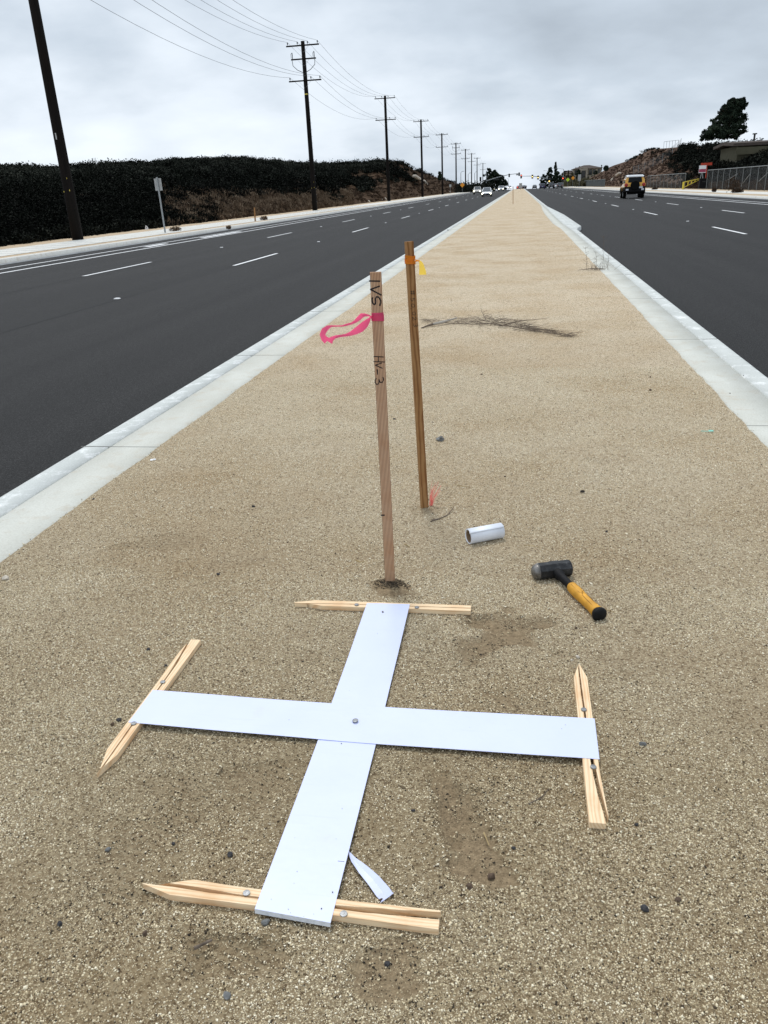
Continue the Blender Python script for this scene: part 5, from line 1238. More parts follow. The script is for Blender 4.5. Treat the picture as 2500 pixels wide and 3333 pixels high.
mb = MB(); mb.tube([(pb.x, Yl, -.3), (pb.x, Yl, atY(1583, 556, Yl).z)], [.22, .15], 10); mb.build('mast', 'steelgrey', r)
mb = MB(); mb.tube(arm_pts, [.20, .17, .14, .12, .10, .08], 8); mb.build('mast_arm', 'steelgrey', r)
for (x, y) in ((1636, 575.5), (1657.5, 571), (1690, 567)): q = atY(x, y, Yl - .3); signal(r, q.x, q.y, q.z, None)
q = atY(1683.5, 567.5, Yl - .3); MB().box(q, (.9, .05, .75)).build('sign_panel', 'signback', r)
q = atY(1616, 584, Yl - .3); MB().box(q, (2.4, .05, .5)).build('street_name_panel', 'sigbox', r)
r = thing('traffic_signal', 'traffic signal mast arm over the right road with two lit amber lamps', 'traffic signal', (0, 0, 0))
pb = atY(1780, 600, Yr2); arm_pts = [atY(x, y, Yr2) for x, y in ((1780, 582), (1762, 577), (1745, 574.5), (1725, 573), (1698, 573.5))]
mb = MB(); mb.tube([(pb.x, Yr2, -1), (pb.x, Yr2, atY(1780, 563, Yr2).z)], [.24, .16], 10); mb.build('mast', 'steelgrey', r)
mb = MB(); mb.tube(arm_pts, [.2, .16, .13, .11, .09], 8); mb.build('mast_arm', 'steelgrey', r)
for (x, y, lt) in ((1696.5, 574.5, 'r'), (1733, 575, 'y'), (1751.5, 578, 'y')): q = atY(x, y, Yr2 - .3); signal(r, q.x, q.y, q.z, lt, scale=1.25)
q = atY(1788, 590, 330); q2 = Vector((q.x, q.y, 0)); r = thing('side_signal', 'low traffic signal on a post with its amber lamp lit, right of the road', 'traffic signal', q2)
MB().tube([(0, 0, -.2), (0, 0, q.z - .5)], .07, 8).build('post', 'steelgrey', r); signal(r, 0, 0, q.z, 'y', scale=1.3)
q = atY(1832, 585, 320); r = thing('side_signal', 'far right roadside signal with a red lamp lit, left of the green sign', 'traffic signal', (q.x, q.y, 0))
MB().tube([(0, 0, -.2), (0, 0, q.z - .5)], .07, 8).build('post', 'steelgrey', r); signal(r, 0, 0, q.z, 'r', scale=1.25)
q = atY(1564, 583, 340); r = thing('side_signal', 'unlit traffic signal on a post left of the left road', 'traffic signal', (q.x, q.y, 0))
MB().tube([(0, 0, -.2), (0, 0, q.z + .6)], .08, 8).build('post', 'steelgrey', r); signal(r, 0, 0, q.z, None, scale=1.2)
# street lamps
def lamp(px, base_py, top_py, Y, arm_dx, label):
    t_ = atY(px, top_py, Y); r = thing('street_lamp', label, 'street lamp', (t_.x, Y, float(grade(Y))), group='distant street lamps'); hh = t_.z - float(grade(Y))
    MB().tube([(0, 0, -1), (0, 0, hh)], [.13, .08], 8).build('post', 'steelgrey', r)
    mb = MB(); mb.tube([(0, 0, hh - .1), (arm_dx * .5, 0, hh + .35), (arm_dx, 0, hh + .45)], [.06, .05, .04], 6); mb.build('lamp_arm', 'steelgrey', r); MB().box((arm_dx, 0, hh + .42), (.8, .3, .12)).build('lamp_head', 'steelgrey', r)
lamp(1655, 610, 583, 520, -.5, 'distant street lamp standing between the left trees and the median')
lamp(1500, 610, 562, 300, .8, 'distant lamp post between the fifth and sixth utility poles'); lamp(1524, 610, 567, 330, .8, 'distant lamp post right of the orange warning sign'); lamp(1545, 610, 563, 340, .8, 'distant lamp post among the far utility poles')
lamp(1787, 600, 558, 420, -2.2, 'street lamp in front of the right-hand trees'); lamp(1835, 600, 550, 330, -4.5, 'street lamp with a long arm above the far right houses')
q = atY(1847, 584, 290); post_sign(1847, 612, 578, q.x, 1.3, 1.3, 'bright yellow-green diamond sign far along the right kerb', face='sgreen', shape='dia')
q = atY(1863.5, 578, 270); post_sign(1863.5, 612, 573, q.x, 1.15, 1.15, 'orange diamond work sign on the right, before the houses', face='sorange', shape='dia')
q = atY(1885, 575, 250); post_sign(1885, 600, 568, q.x, .85, 1.7, 'pale grey rectangular sign facing away in front of the tan house', face='signback')
q = atY(1714, 605, 340); post_sign(1713, 614, 604, q.x, .5, .5, 'tiny sign at the crest of the road right of the median')
q = atY(1694, 603, 350); post_sign(1694.5, 612, 596, q.x, .9, 1.4, 'dark sign standing at the far end of the median', face='signback')

# leasing board by the gate
p = atX(2286, 612, 23.2); Ys = p.y
r = thing('lease_board', 'white board with a maroon block on angled legs at the fence corner', 'sign', (0, 0, 0))
tl, br = atY(2276.5, 539, Ys), atY(2297, 562, Ys); c = (tl + br) / 2; w_, h_ = br.x - tl.x, tl.z - br.z
MB().box(c, (w_, .04, h_)).build('board', 'swhite', r); MB().box(c + Vector((0, -.025, -.08 * h_ - .1)), (w_ * .96, .01, h_ * .42)).build('maroon_block', 'smag', r)
mb = MB()
for dx, bx in ((-.05, -.28), (.05, .33)): mb.bar((c.x + dx, Ys + .05, br.z + .1), (c.x + bx, Ys + .05, 0), .07, .07)
mb.build('legs', 'galv', r)
r = thing('red_frame_sign', 'red-orange frame standing behind the white maroon board', 'sign', (0, 0, 0)); Yb = Ys + 3
mb = MB(); a, b2 = atY(2282, 535, Yb), atY(2318, 533, Yb); mb.bar(a, b2, .1, .32); mb.build('top_board', 'sred', r)
mb = MB(); a, b2 = atY(2300, 536, Yb), atY(2299, 562, Yb); mb.bar(a, b2, .35, .1); mb.bar(b2, (b2.x, b2.y, .2), .12, .1); mb.build('upright_board', 'sred', r)
a, b2 = atX(2283, 598, 23.5), atX(2292, 614, 23.5); c = gnd(2287, 615, 0); MB()
mb = MB(); mb.box((0, 0, .65), (1.0, .7, 1.1), taper=.94); mb.box((0, 0, 1.24), (1.08, .78, .08)); r = thing('black_bin', 'black box standing under the white board at the fence corner', 'bin', (22.9, atX(2287, 614, 22.9).y, 0)); mb.build('bin_body', 'trim', r, bevel=.02); MB().box((0, -.37, .9), (.4, .02, .12)).build('bin_handle', 'sigbox', r)
# yellow gate
r = thing('yellow_gate', 'yellow pipe gate closing the gap in the right fence', 'gate', (0, 0, 0))
g0 = atX(2223, 618, 21.6); gt = atY(2223, 592, g0.y); g1 = atY(2277, 583, g0.y + 22)
g1 = atX(2277, 582, 24.6)
MB().tube([(g0.x, g0.y, -.1), (g0.x, g0.y, gt.z)], .13, 10).build('gate_post', 'gatey', r)
mb = MB(); t0 = Vector((g0.x, g0.y, gt.z - .05)); b0 = Vector((g0.x, g0.y, gt.z * .22)); mb.tube([t0, g1], .06, 8); mb.tube([b0, g1 - Vector((0, 0, .12))], .05, 8)
for t in (.28, .5, .72): mb.tube([t0.lerp(g1, t), b0.lerp(g1 - Vector((0, 0, .12)), t)], .07, 6)
mb.build('gate_frame', 'gatey', r)

# chain link fences
def fence(X, y0, y1, h, n, label, mesh='chain', rails=True, group='chain link fences on the right'):
    r = thing('chain_link_fence', label, 'fence', (X, y0, 0), group=group)
    ys = np.linspace(0, y1 - y0, n)
    for i, y in enumerate(ys): MB().tube([(0, y, -.1), (0, y, h + .05)], .034, 8).build('fence_post', 'fencepost', r)
    mb = MB(); mb.add([(0.05, 0, 0.05), (0.05, y1 - y0, 0.05), (0.05, y1 - y0, h), (0.05, 0, h)], [(0, 1, 2, 3)]); mb.build('fence_mesh', mesh, r)
    if rails: mb = MB(); mb.tube([(0, 0, h), (0, y1 - y0, h)], .03, 6).build('top_rail', 'galv', r)
    return r
fy = [atX(px, 615, 22.9).y for px in (2700, 2298)]
hf = atY(2479, 540, atX(2475, 620, 22.9).y).z
print('fence', fy, hf, [atX(px, 615, 22.9).y for px in (2228, 2106, 1968, 1872)])
f1 = fence(22.9, fy[0], fy[1], hf, 16, 'nearest chain link fence on the right, from the frame edge to the white board')
for (a, b2) in (((2400, 620), (2440, 568)), ((2362, 590), (2400, 566)), ((2470, 590), (2500, 562))):
    mb = MB(); mb.tube([atX(*a, 23.6), atX(*b2, 23.6)], .035, 6); mb.build('brace', 'galv', f1, loc=(-22.9, -fy[0], 0))
ya, yb = atX(2228, 615, 22.9).y, atX(2106, 612, 22.9).y
hf2 = atY(2228, 564, ya).z
fence(22.9, ya, yb, hf2, 11, 'middle chain link fence, from the yellow gate to behind the yellow off-roader')
ya, yb = atX(1968, 610, 22.9).y, atX(1874, 610, 22.9).y
fence(22.9, ya, yb, atY(1968, 583.5, ya).z, 12, 'far fence covered with grey-green screening on the right', mesh='screen')
# low block wall and fence on the crest of the slope
p = atR(2160, 1.0); q = atR(2207, 1.0); r = thing('hilltop_fence', 'thin wire fence on top of the right slope', 'fence', (0, 0, 0))
for i in range(6): a = p.lerp(q, i / 5); MB().tube([a - Vector((0, 0, .3)), a + Vector((0, 0, 1.5))], .04, 6).build('fence_post', 'galv', r)
mb = MB(); mb.tube([p + Vector((0, 0, 1.45)), q + Vector((0, 0, 1.45))], .04, 5); mb.build('top_rail', 'galv', r)
p = atR(2230, .9); r = thing('hillside_fence', 'slanting wire fence running down the brown right slope', 'fence', (0, 0, 0))
pts = [atR(px, k) for px, k in ((2215, .97), (2190, .8), (2160, .62), (2130, .5), (2102, .42), (2082, .38), (2065, .36))]
for a in pts: MB().tube([a - Vector((0, 0, .3)), a + Vector((0, 0, 2.0))], .04, 6).build('fence_post', 'galv', r)
mb = MB(); mb.add([v_ for a in pts for v_ in (a + Vector((0, .06, .05)), a + Vector((0, .06, 1.9)))], [(2 * i, 2 * i + 2, 2 * i + 3, 2 * i + 1) for i in range(len(pts) - 1)]); mb.build('fence_mesh', 'chain', r)

# ------------------------------------------------------------------ houses
def hip_roof(x0, x1, y0, y1, z, h, ov=.7):
    x0 -= ov; x1 += ov; y0 -= ov; y1 += ov; m_ = (y1 - y0) / 2 * .95; mb = MB()
    mb.add([(x0, y0, z), (x1, y0, z), (x1, y1, z), (x0, y1, z), (x0 + m_, (y0 + y1) / 2, z + h), (x1 - m_, (y0 + y1) / 2, z + h), (x0, y0, z - .2), (x1, y0, z - .2), (x1, y1, z - .2), (x0, y1, z - .2)],
           [(0, 1, 5, 4), (1, 2, 5), (2, 3, 4, 5), (3, 0, 4), (6, 7, 1, 0), (7, 8, 2, 1), (8, 9, 3, 2), (9, 6, 0, 3), (9, 8, 7, 6)]); return mb
def house(px0, px1, roof_py, eave_py, Y, base_z, label, depth=11, arch=None, wins=()):
    a = atY(px0, eave_py, Y); b2 = atY(px1, eave_py, Y); e_ = (a.z + b2.z) / 2; rt = atY((px0 + px1) / 2, roof_py, Y + depth / 2).z; W_ = b2.x - a.x
    r = thing('house', label, 'house', (a.x, Y, base_z)); hh = e_ - base_z
    MB().box((W_ / 2, depth / 2, hh / 2 - 2), (W_, depth, hh + 4)).build('wall', 'stucco', r)
    hip_roof(0, W_, 0, depth, hh + .02, max(rt - e_, 1.2)).build('roof', 'rooft', r)
    for (wx, wz, ww, wh) in wins:
        w0 = MB(); w0.box((W_ * wx, -.02, hh * wz), (ww + .3, .10, wh + .3)); f0 = w0.build('window', 'swhite' if False else 'stucco2', r)
        MB().box((W_ * wx, -.06, hh * wz), (ww, .08, wh)).build('pane', 'win', f0)
    return r, W_, hh
Yh = 430
r, W_, hh = house(1868, 1956, 537.5, 548, Yh, 1.5, 'large two-storey tan stucco house with a brown tiled hip roof, far right', wins=((.08, .72, 1.0, 2.0), (.16, .74, 1.4, 1.8), (.62, .70, 1.6, 2.4), (.76, .72, 1.2, 2.0), (.93, .74, .9, 2.0), (.52, .25, 1.4, 1.6), (.72, .3, 1.6, 1.6), (.2, .3, 3.0, 1.6)))
mb = MB(); x0 = W_ * .36
for dx in (-1.5, 1.5): mb.box((x0 + dx, -1.2, hh * .45), (.8, .9, hh * .9))
mb.box((x0, -1.2, hh * .93), (4.2, 1.0, hh * .16)); mb.add([(x0 - 2.5, -1.8, hh * 1.01), (x0 + 2.5, -1.8, hh * 1.01), (x0, -1.8, hh * 1.12), (x0 - 2.5, 3, hh * 1.01), (x0 + 2.5, 3, hh * 1.01), (x0, 3, hh * 1.12)], [(0, 1, 2), (0, 2, 5, 3), (1, 4, 5, 2), (0, 3, 4, 1)])
mb.build('entry_tower', 'stucco', r); MB().box((x0, -.9, hh * .5), (1.9, .3, hh * .7)).build('entry_recess', 'win', r)
house(1838, 1866, 555, 563, 520, .5, 'distant house with a brown roof left of the large tan house', wins=((.3, .6, 1.5, 1.4), (.7, .6, 1.5, 1.4)))
# hilltop house at the right edge
Yc = 125
a = atY(2402, 480, Yc); e_ = atY(2402, 462, Yc).z; W_ = 26; base = atY(2430, 500, Yc).z; r = thing('hilltop_house', 'low olive house with a shallow roof at the right edge above the shrubs', 'house', (a.x, Yc, base)); hh = e_ - base - .55
MB().box((W_ / 2, 5, hh / 2 - 1), (W_, 10, hh + 2)).build('wall', 'stucco2', r)
mb = MB(); mb.add([(-.9, -1.2, hh), (W_ + 1, -1.2, hh), (W_ + 1, 5, hh + .35), (-.9, 5, hh + .35), (W_ + 1, 11, hh), (-.9, 11, hh), (-.9, -1.2, hh + .38), (W_ + 1, -1.2, hh + .38), (W_ + 1, 5, hh + .75), (-.9, 5, hh + .75), (W_ + 1, 11, hh + .38), (-.9, 11, hh + .38)],
    [(0, 1, 7, 6), (6, 7, 8, 9), (9, 8, 10, 11), (11, 10, 4, 5), (0, 6, 9, 11, 5, 3), (1, 2, 4, 10, 8, 7), (0, 3, 2, 1), (3, 5, 4, 2)]); rf = mb.build('roof', 'rooft', r)
MB().tube([(2.9, 3.5, hh + .4), (2.9, 3.5, hh + 1.55)], .13, 8).build('roof_vent', 'sigbox', rf); MB().box((2.9, 3.5, hh + 1.6), (.5, .5, .15)).build('vent_cap', 'sigbox', rf)
for wx in (4.6, 6.5, 12): f0 = MB().box((wx, -.03, hh * .62), (1.5, .1, 1.1)).build('window', 'trim', r); MB().box((wx, -.09, hh * .62), (1.3, .04, .9)).build('pane', 'win', f0)
MB().box((4, -1.4, hh * .35), (9, .08, .9)).build('railing', 'stucco2', r)

# ------------------------------------------------------------------ trees
def tree(label, px, base_py, top_py, Y, wpx, n_leaf, mat='leaf_tree', lean=0.0, shape='cone', size=.22, name='conifer_tree', base_z=None, group=None, seed=1, clumps=70):
    rg = random.Random(seed); b_ = atY(px, base_py, Y); top = atY(px, top_py, Y); 
    if base_z is None: base_z = b_.z
    Hh = top.z - base_z; Wr = wpx * Y / FPX / 2 * 1.02
    r = thing(name, label, 'tree', (b_.x, Y, base_z), group=group)
    mb = MB(); pts = [(lean * Hh * t * t * .6, 0, Hh * t) for t in (0, .25, .5, .75, .97)]; mb.tube(pts, [Hh * .035, Hh * .028, Hh * .02, Hh * .012, .02], 8)
    for k in range(14):
        t = rg.uniform(.15, .9); an = rg.random() * 6.28; L_ = Wr * (1 - t * .7) * .9; a = Vector((lean * Hh * t * t * .6, 0, Hh * t)); mb.tube([a, a + Vector((math.cos(an) * L_ * .6, math.sin(an) * L_ * .6, L_ * .25)), a + Vector((math.cos(an) * L_, math.sin(an) * L_, L_ * .55))], [Hh * .010, Hh * .006, .01], 5)
    mb.build('trunk', 'bark', r)
    cs, rs, hs, tn = [], [], [], []
    for k in range(clumps):
        t = rg.random()
        if shape == 'cone': t = t ** 1.15; wr = Wr * (1 - t) ** .8 * (1 if t > .08 else .75); z = Hh * (.06 + .90 * t)
        elif shape == 'round': ph = math.acos(2 * t - 1); wr = Wr * math.sin(ph); z = Hh * (.55 - .42 * math.cos(ph))
        elif shape == 'pine': wr = Wr * (1.12 - .68 * t ** 1.3); z = Hh * (.0 + .92 * t)
        else: wr = Wr * min(1, 1.15 * math.sin(math.pi * min(.98, .16 + .80 * t)) ** .7); z = Hh * (.08 + .86 * t)
        an = rg.random() * 6.28; q = wr * rg.uniform(.3, .95); cr = max(.28, Wr * rg.uniform(.16, .34) * (1 - .35 * t))
        ln_ = lean * Hh * (z / Hh) ** 1.3
        cs.append((math.cos(an) * q + ln_, math.sin(an) * q * .8, z)); cr = cr * (.6 if shape == 'pine' else 1); rs.append(cr); hs.append(cr * rg.uniform(1.0, 1.9)); tn.append(min(1, max(0, rg.gauss(.35, .22))))
    cs = np.array(cs); cs[:, 2] -= np.array(hs) * .4
    V, F, T = leaves_np(cs, np.array(rs), np.array(hs), max(6, n_leaf // clumps), size, np.array(tn), .15)
    np_mesh('crown', V, F, mat, T, parent=r); return r
GL_ = 'trees at the far intersection'
tree('leftmost and tallest dark tree of the far left clump', 1592, 612, 546, 380, 34, 4200, seed=1, size=.5, shape='oval', base_z=-.3, group=GL_, clumps=60)
tree('middle dark tree of the far left clump behind the signal arm', 1611, 612, 552, 385, 40, 4600, seed=2, size=.5, shape='oval', base_z=-.3, group=GL_, clumps=60)
tree('sloping dark tree right of the middle of the far left clump', 1627, 612, 568, 392, 34, 3600, seed=3, size=.45, shape='oval', base_z=-.5, group=GL_, clumps=50)
tree('lowest right-hand tree of the far left clump', 1642, 614, 587, 400, 22, 2400, seed=4, size=.4, shape='round', base_z=-.8, group=GL_, clumps=40)
tree('tall pointed conifer in the far right clump', 1806, 605, 526, 390, 22, 3600, seed=5, size=.4, base_z=-.5, group=GL_, clumps=60)
tree('bushy dark tree left of the pointed conifer on the far right', 1789, 606, 543, 385, 22, 3600, seed=6, size=.45, shape='oval', base_z=-.5, group=GL_, clumps=55)
tree('lower leftmost tree of the far right clump by the road', 1771, 610, 566, 400, 24, 3000, seed=7, size=.45, shape='oval', base_z=-.8, group=GL_, clumps=50)
tree('short broad dark tree at the foot of the far right clump', 1812, 608, 560, 380, 28, 3000, seed=8, size=.45, shape='round', base_z=-.3, group=GL_, clumps=45)
for k, (px, top, w_, sh, mt, lb) in enumerate(((1833, 562, 26, 'round', 'leaf_olive', 'olive bushy tree between the pointed conifer and the houses'), (1872, 541, 7, 'cone', 'leaf_olive', 'thin cypress tree beside the left end of the large tan house'), (1884, 541, 6, 'cone', 'leaf_olive', 'second thin cypress tree just right of the first by the tan house'),
      (1955, 536, 8, 'cone', 'leaf_olive', 'small pointed tree at the right end of the large tan house roof'), (1849, 552, 8, 'cone', 'leaf_olive', 'small pointed tree between the two far houses'), (1882, 552, 16, 'round', 'leaf_tree', 'rounded tree in front of the left part of the tan house'), (1938, 556, 16, 'round', 'leaf_tree', 'dark round tree in front of the right part of the tan house'), (1862, 562, 14, 'round', 'leaf_olive', 'brownish tree between the orange sign and the tan house'))):
    tree(lb, px, 590, top, 415 if k > 4 else 445, w_, 1500, mt, seed=20 + k, size=.35, shape=sh, base_z=1.0, name='garden_tree', clumps=36, group='trees around the far houses')
tree('small round tree on the skyline above the right slope top', 1970, 572, 541, 235, 18, 1500, seed=44, size=.25, shape='round', base_z=4, name='garden_tree', clumps=30)
tree('small dark tree on the skyline of the left hill', 1431, 590, 560, 205, 9, 1400, seed=40, size=.22, shape='oval', base_z=3.5, name='hill_tree', clumps=26)
# big wind-leaning pine on the right
tree('big wind-leaned dark pine beside the hilltop house', 2346, 480, 318, 118, 106, 42000, lean=.36, shape='pine', seed=60, size=.14, base_z=atR(2352, 1.0).z - .3, name='pine_tree', clumps=300)
# roadside shrubs far left and right that hide the land behind
cs, rs, hs, tn = [], [], [], []
rng = random.Random(77)
for k in range(260):
    px = rng.uniform(1490, 1600); Y = rng.uniform(290, 400); p = atY(px, 600, Y); cs.append((p.x, Y, -.3 + float(grade(Y)))); r0 = rng.uniform(.9, 2.2); rs.append(r0); hs.append(r0 * rng.uniform(1, 2.2)); tn.append(rng.uniform(.2, .8))
brush('far_bushes', 'low dark bushes beyond the left road near the intersection', cs, rs, hs, 90, .4, tn, 'leaf_dark')
cs, rs, hs, tn = [], [], [], []
for k in range(420):
    px = rng.uniform(1795, 1965); Y = rng.uniform(300, 430); p = atY(px, 600, Y)
    if p.x < 21: continue
    cs.append((p.x, Y, -.3)); r0 = rng.uniform(.9, 2.0); rs.append(r0); hs.append(r0 * rng.uniform(1.2, 2.2)); tn.append(rng.uniform(.2, .8))
brush('far_bushes', 'olive bushes below the far houses on the right', cs, rs, hs, 80, .4, tn, 'leaf_olive')
mb = MB(); 
r = thing('block_wall', 'low brown wall along the far right sidewalk before the screened fence', 'wall', (24, 262, 0)); MB().box((0, 45, .7), (.25, 90, 1.5)).build('wall_face', 'bark', r); MB().box((0, 45, 1.5), (.35, 90, .1)).build('wall_cap', 'stucco2', r)

# ------------------------------------------------------------------ vehicles
def wheel(parent, x, y, r=.34, w=.22):
    wv = MB(); wv.tube([(x - w / 2, y, r), (x - w / 2 + .03, y, r), (x + w / 2 - .03, y, r), (x + w / 2, y, r)], [r * .92, r, r, r * .92], 18); o = wv.build('wheel', 'tyre', parent)
    s = 1 if x > 0 else -1; MB().tube([(x + s * (w / 2 - .01), y, r), (x + s * (w / 2 + .012), y, r)], [r * .62, r * .55], 14).build('rim', 'rim', o)
def loft_body(mb, st):
    """st: (y, zbottom, ztop, halfwidth_bottom, halfwidth_top)"""
    n = 8; o = len(mb.v)
    for (y, zb_, zt, wb, wt) in st:
        zm = zb_ + (zt - zb_) * .55; wm = max(wb, wt) * 1.0
        mb.v += [(-wb * .94, y, zb_), (-wm, y, zm), (-wt * .98, y, zt - .05), (-wt * .88, y, zt), (wt * .88, y, zt), (wt * .98, y, zt - .05), (wm, y, zm), (wb * .94, y, zb_)]
    for i in range(len(st) - 1):
        for k in range(n): a = o + i * n + k; b2 = o + i * n + (k + 1) % n; mb.f.append((a, b2, b2 + n, a + n)); mb.mi.append(0)
    mb.f.append(tuple(o + k for k in range(n))[::-1]); mb.f.append(tuple(o + (len(st) - 1) * n + k for k in range(n))); mb.mi += [0, 0]; return mb
KIND = {  # y from rear (-) to front (+); body, glasshouse
 'sedan': dict(L=4.6, W=.90, body=[(-2.3, .35, .80, .78, .80), (-2.2, .25, .98, .85, .82), (-1.4, .22, 1.0, .90, .86), (0, .2, .96, .90, .88), (1.0, .2, .94, .90, .86), (1.9, .22, .82, .88, .80), (2.25, .28, .68, .80, .72)], cab=[(-1.75, .95, .99, .8, .72), (-1.0, .95, 1.40, .80, .60), (.2, .92, 1.45, .82, .62), (.5, .92, 1.40, .82, .60), (1.25, .92, .95, .80, .74)], roof=(-.75, .25, 1.45, .58)),
 'hatch': dict(L=4.4, W=.88, body=[(-2.15, .35, .95, .80, .80), (-2.05, .25, 1.05, .86, .82), (-1.2, .22, 1.02, .88, .86), (.4, .2, .98, .88, .86), (1.3, .2, .90, .87, .80), (1.95, .25, .74, .82, .72), (2.2, .3, .6, .72, .6)], cab=[(-2.05, 1.0, 1.10, .78, .70), (-1.4, 1.0, 1.40, .80, .60), (-.2, .97, 1.50, .82, .62), (.35, .95, 1.44, .82, .60), (1.45, .9, .95, .80, .72)], roof=(-1.1, .2, 1.49, .58)),
 'suv': dict(L=4.7, W=.95, body=[(-2.3, .45, 1.0, .88, .88), (-2.2, .32, 1.12, .93, .90), (-1.2, .28, 1.12, .95, .92), (.6, .28, 1.10, .95, .92), (1.3, .3, 1.08, .94, .88), (2.1, .34, .98, .90, .84), (2.3, .42, .80, .84, .78)], cab=[(-2.2, 1.08, 1.15, .84, .80), (-1.95, 1.08, 1.66, .84, .70), (-.2, 1.06, 1.74, .86, .72), (.45, 1.06, 1.68, .86, .70), (1.2, 1.04, 1.10, .84, .78)], roof=(-1.85, .3, 1.73, .70)),
 'van': dict(L=5.0, W=.98, body=[(-2.5, .45, 1.0, .90, .90), (-2.4, .32, 1.12, .96, .94), (-1.2, .28, 1.12, .98, .95), (.8, .28, 1.08, .98, .94), (1.6, .3, 1.0, .96, .88), (2.3, .34, .85, .90, .82), (2.5, .42, .7, .84, .74)], cab=[(-2.42, 1.08, 1.15, .88, .84), (-2.25, 1.08, 1.70, .88, .76), (-.2, 1.06, 1.78, .90, .78), (.6, 1.06, 1.70, .90, .76), (1.6, 1.0, 1.04, .88, .82)], roof=(-2.15, .45, 1.77, .75)),
 'pickup': dict(L=5.4, W=.98, body=[(-2.7, .55, 1.12, .94, .94), (-2.6, .45, 1.15, .98, .96), (-.6, .42, 1.15, .98, .96), (1.0, .4, 1.18, .98, .94), (2.4, .42, 1.12, .96, .90), (2.65, .5, .9, .9, .84)], cab=[(-.75, 1.12, 1.16, .88, .84), (-.6, 1.12, 1.78, .88, .76), (.5, 1.1, 1.84, .9, .78), (.8, 1.1, 1.78, .9, .76), (1.4, 1.12, 1.18, .88, .82)], roof=(-.5, .7, 1.83, .75))}
def car(kind, px, py, x_off, yaw, paint, label, lights=None, scale=1.0, group=None, name='car', Y=None, cat='car'):
    g = KIND[kind]; p = gnd(px, py, RZ + 0.01) if Y is None else Vector((atY(px, py, Y).x, Y, RZ + float(grade(Y))))
    r = thing(name, label, cat, (p.x, p.y, p.z), (0, 0, yaw), group); r.scale = (scale,) * 3
    mb = MB(); loft_body(mb, g['body']); mb.build('body', paint, r, bevel=.03)
    mb = MB(); loft_body(mb, g['cab']); mb.build('windows', 'wscreen', r)
    y0, y1, z, w = g['roof']; mb = MB(); loft_body(mb, [(y0 - .15, z - .09, z - .02, w, w * .96), (y0, z - .03, z + .015, w * 1.03, w), ((y0 + y1) / 2, z - .02, z + .04, w * 1.04, w), (y1, z - .03, z + .01, w * 1.02, w * .97)]); mb.build('roof', paint, r)
    mb = MB()
    for s in (-1, 1):
        zc0 = interp([(q[0], q[2]) for q in g['cab']], y1)
        a = g['cab'][-1]; mb.bar((s * a[3] * .97, a[0], a[1] + .02), (s * w * 1.0, y1, z), .07, .05); b2 = g['cab'][0]; mb.bar((s * b2[3] * .97, b2[0], b2[1]), (s * w, y0 - .1, z - .05), .1, .05); mb.bar((s * g['cab'][2][3], 0, g['cab'][2][1]), (s * w * 1.02, -.05, z), .08, .04)
    mb.build('pillars', paint, r)
    wb = g['L'] * .31; rr = .36 if kind in ('suv', 'van') else (.40 if kind == 'pickup' else .32)
    for s in (-1, 1):
        for yy in (-wb, wb): wheel(r, s * (g['W'] - .12), yy, rr, .23)
    L2 = g['L'] / 2; hz_ = g['body'][-1][2] - .08
    for s in (-1, 1):
        mb = MB(); mb.box((s * (g['W'] - .22), L2 - .10, hz_), (.32, .16, .17)); mb.build('headlight', 'headl' if lights == 'front' else 'lamplens', r, bevel=.02)
        mb = MB(); mb.box((s * (g['W'] - .17), -L2 + .06, g['body'][0][2] - .04), (.22, .12, .26)); mb.build('tail_light', 'taill' if lights == 'rear' else 'tailoff', r, bevel=.02)
        mb = MB(); mb.box((s * (g['W'] + .10), g['cab'][-1][0] - .35, g['cab'][-1][1] + .10), (.16, .08, .13)); mb.build('mirror', paint, r)
    MB().box((0, L2 - .03, .42), (1.25, .10, .16)).build('grille', 'trim', r); MB().box((0, -L2 + .02, .5), (1.3, .12, .2)).build('bumper', 'trim', r)
    MB().box((0, -L2 - .015 - (.03), .78), (.34, .02, .16)).build('number_plate', 'lamplens', r)
    return r
PI = math.pi
on = PI  # facing the camera (front towards -Y)
car('hatch', 1585, 640, 0, on, 'cwhite', 'white hatchback with headlights on, nearest of the oncoming cars', 'front', group='oncoming cars on the left road')
car('suv', 1554, 632, 0, on, 'csilver', 'champagne SUV with headlights on, left of the nearest oncoming hatchback', 'front', group='oncoming cars on the left road', name='suv')
car('suv', 1631, 622, 0, on, 'cwhite', 'white SUV with headlights on, nearest the median of the oncoming cars', 'front', group='oncoming cars on the left road', name='suv')
car('sedan', 1604, 620, 0, on, 'cwhite', 'white car half hidden behind the nearest oncoming hatchback', 'front', group='oncoming cars on the left road')
car('sedan', 1659.5, 614.2, 0, on, 'cwhite', 'tiny far oncoming car with bright lights beside the median end', 'front', group='oncoming cars on the left road')
car('van', 1765, 615.5, 0, 0, 'cblue', 'dark blue van driving away in the right road', name='van', cat='van', group='cars driving away on the right road')
car('pickup', 1795, 613.5, 0, 0, 'cblack', 'dark pickup truck between the blue van and the dark sedan', name='pickup_truck', cat='pickup truck', group='cars driving away on the right road')
car('suv', 1821, 613.5, 0, 0, 'cgrey', 'dark grey car driving away, rightmost of the far traffic', name='suv', group='cars driving away on the right road')
car('sedan', 1740, 613, 0, 0, 'cgreen', 'small dark green car near the crest, left of the blue van', group='cars driving away on the right road', Y=345)
car('sedan', 1704.5, 614, 0, .15, 'cblack', 'tiny black car beyond the end of the median', Y=352, group='cars driving away on the right road')
car('hatch', 1688, 613, 0, .1, 'cred', 'reddish car with lit tail lamps at the far end of the median', 'rear', Y=370)
car('sedan', 1807, 612, 0, on, 'cwhite', 'white car partly hidden between the dark pickup and the dark grey car', Y=330)

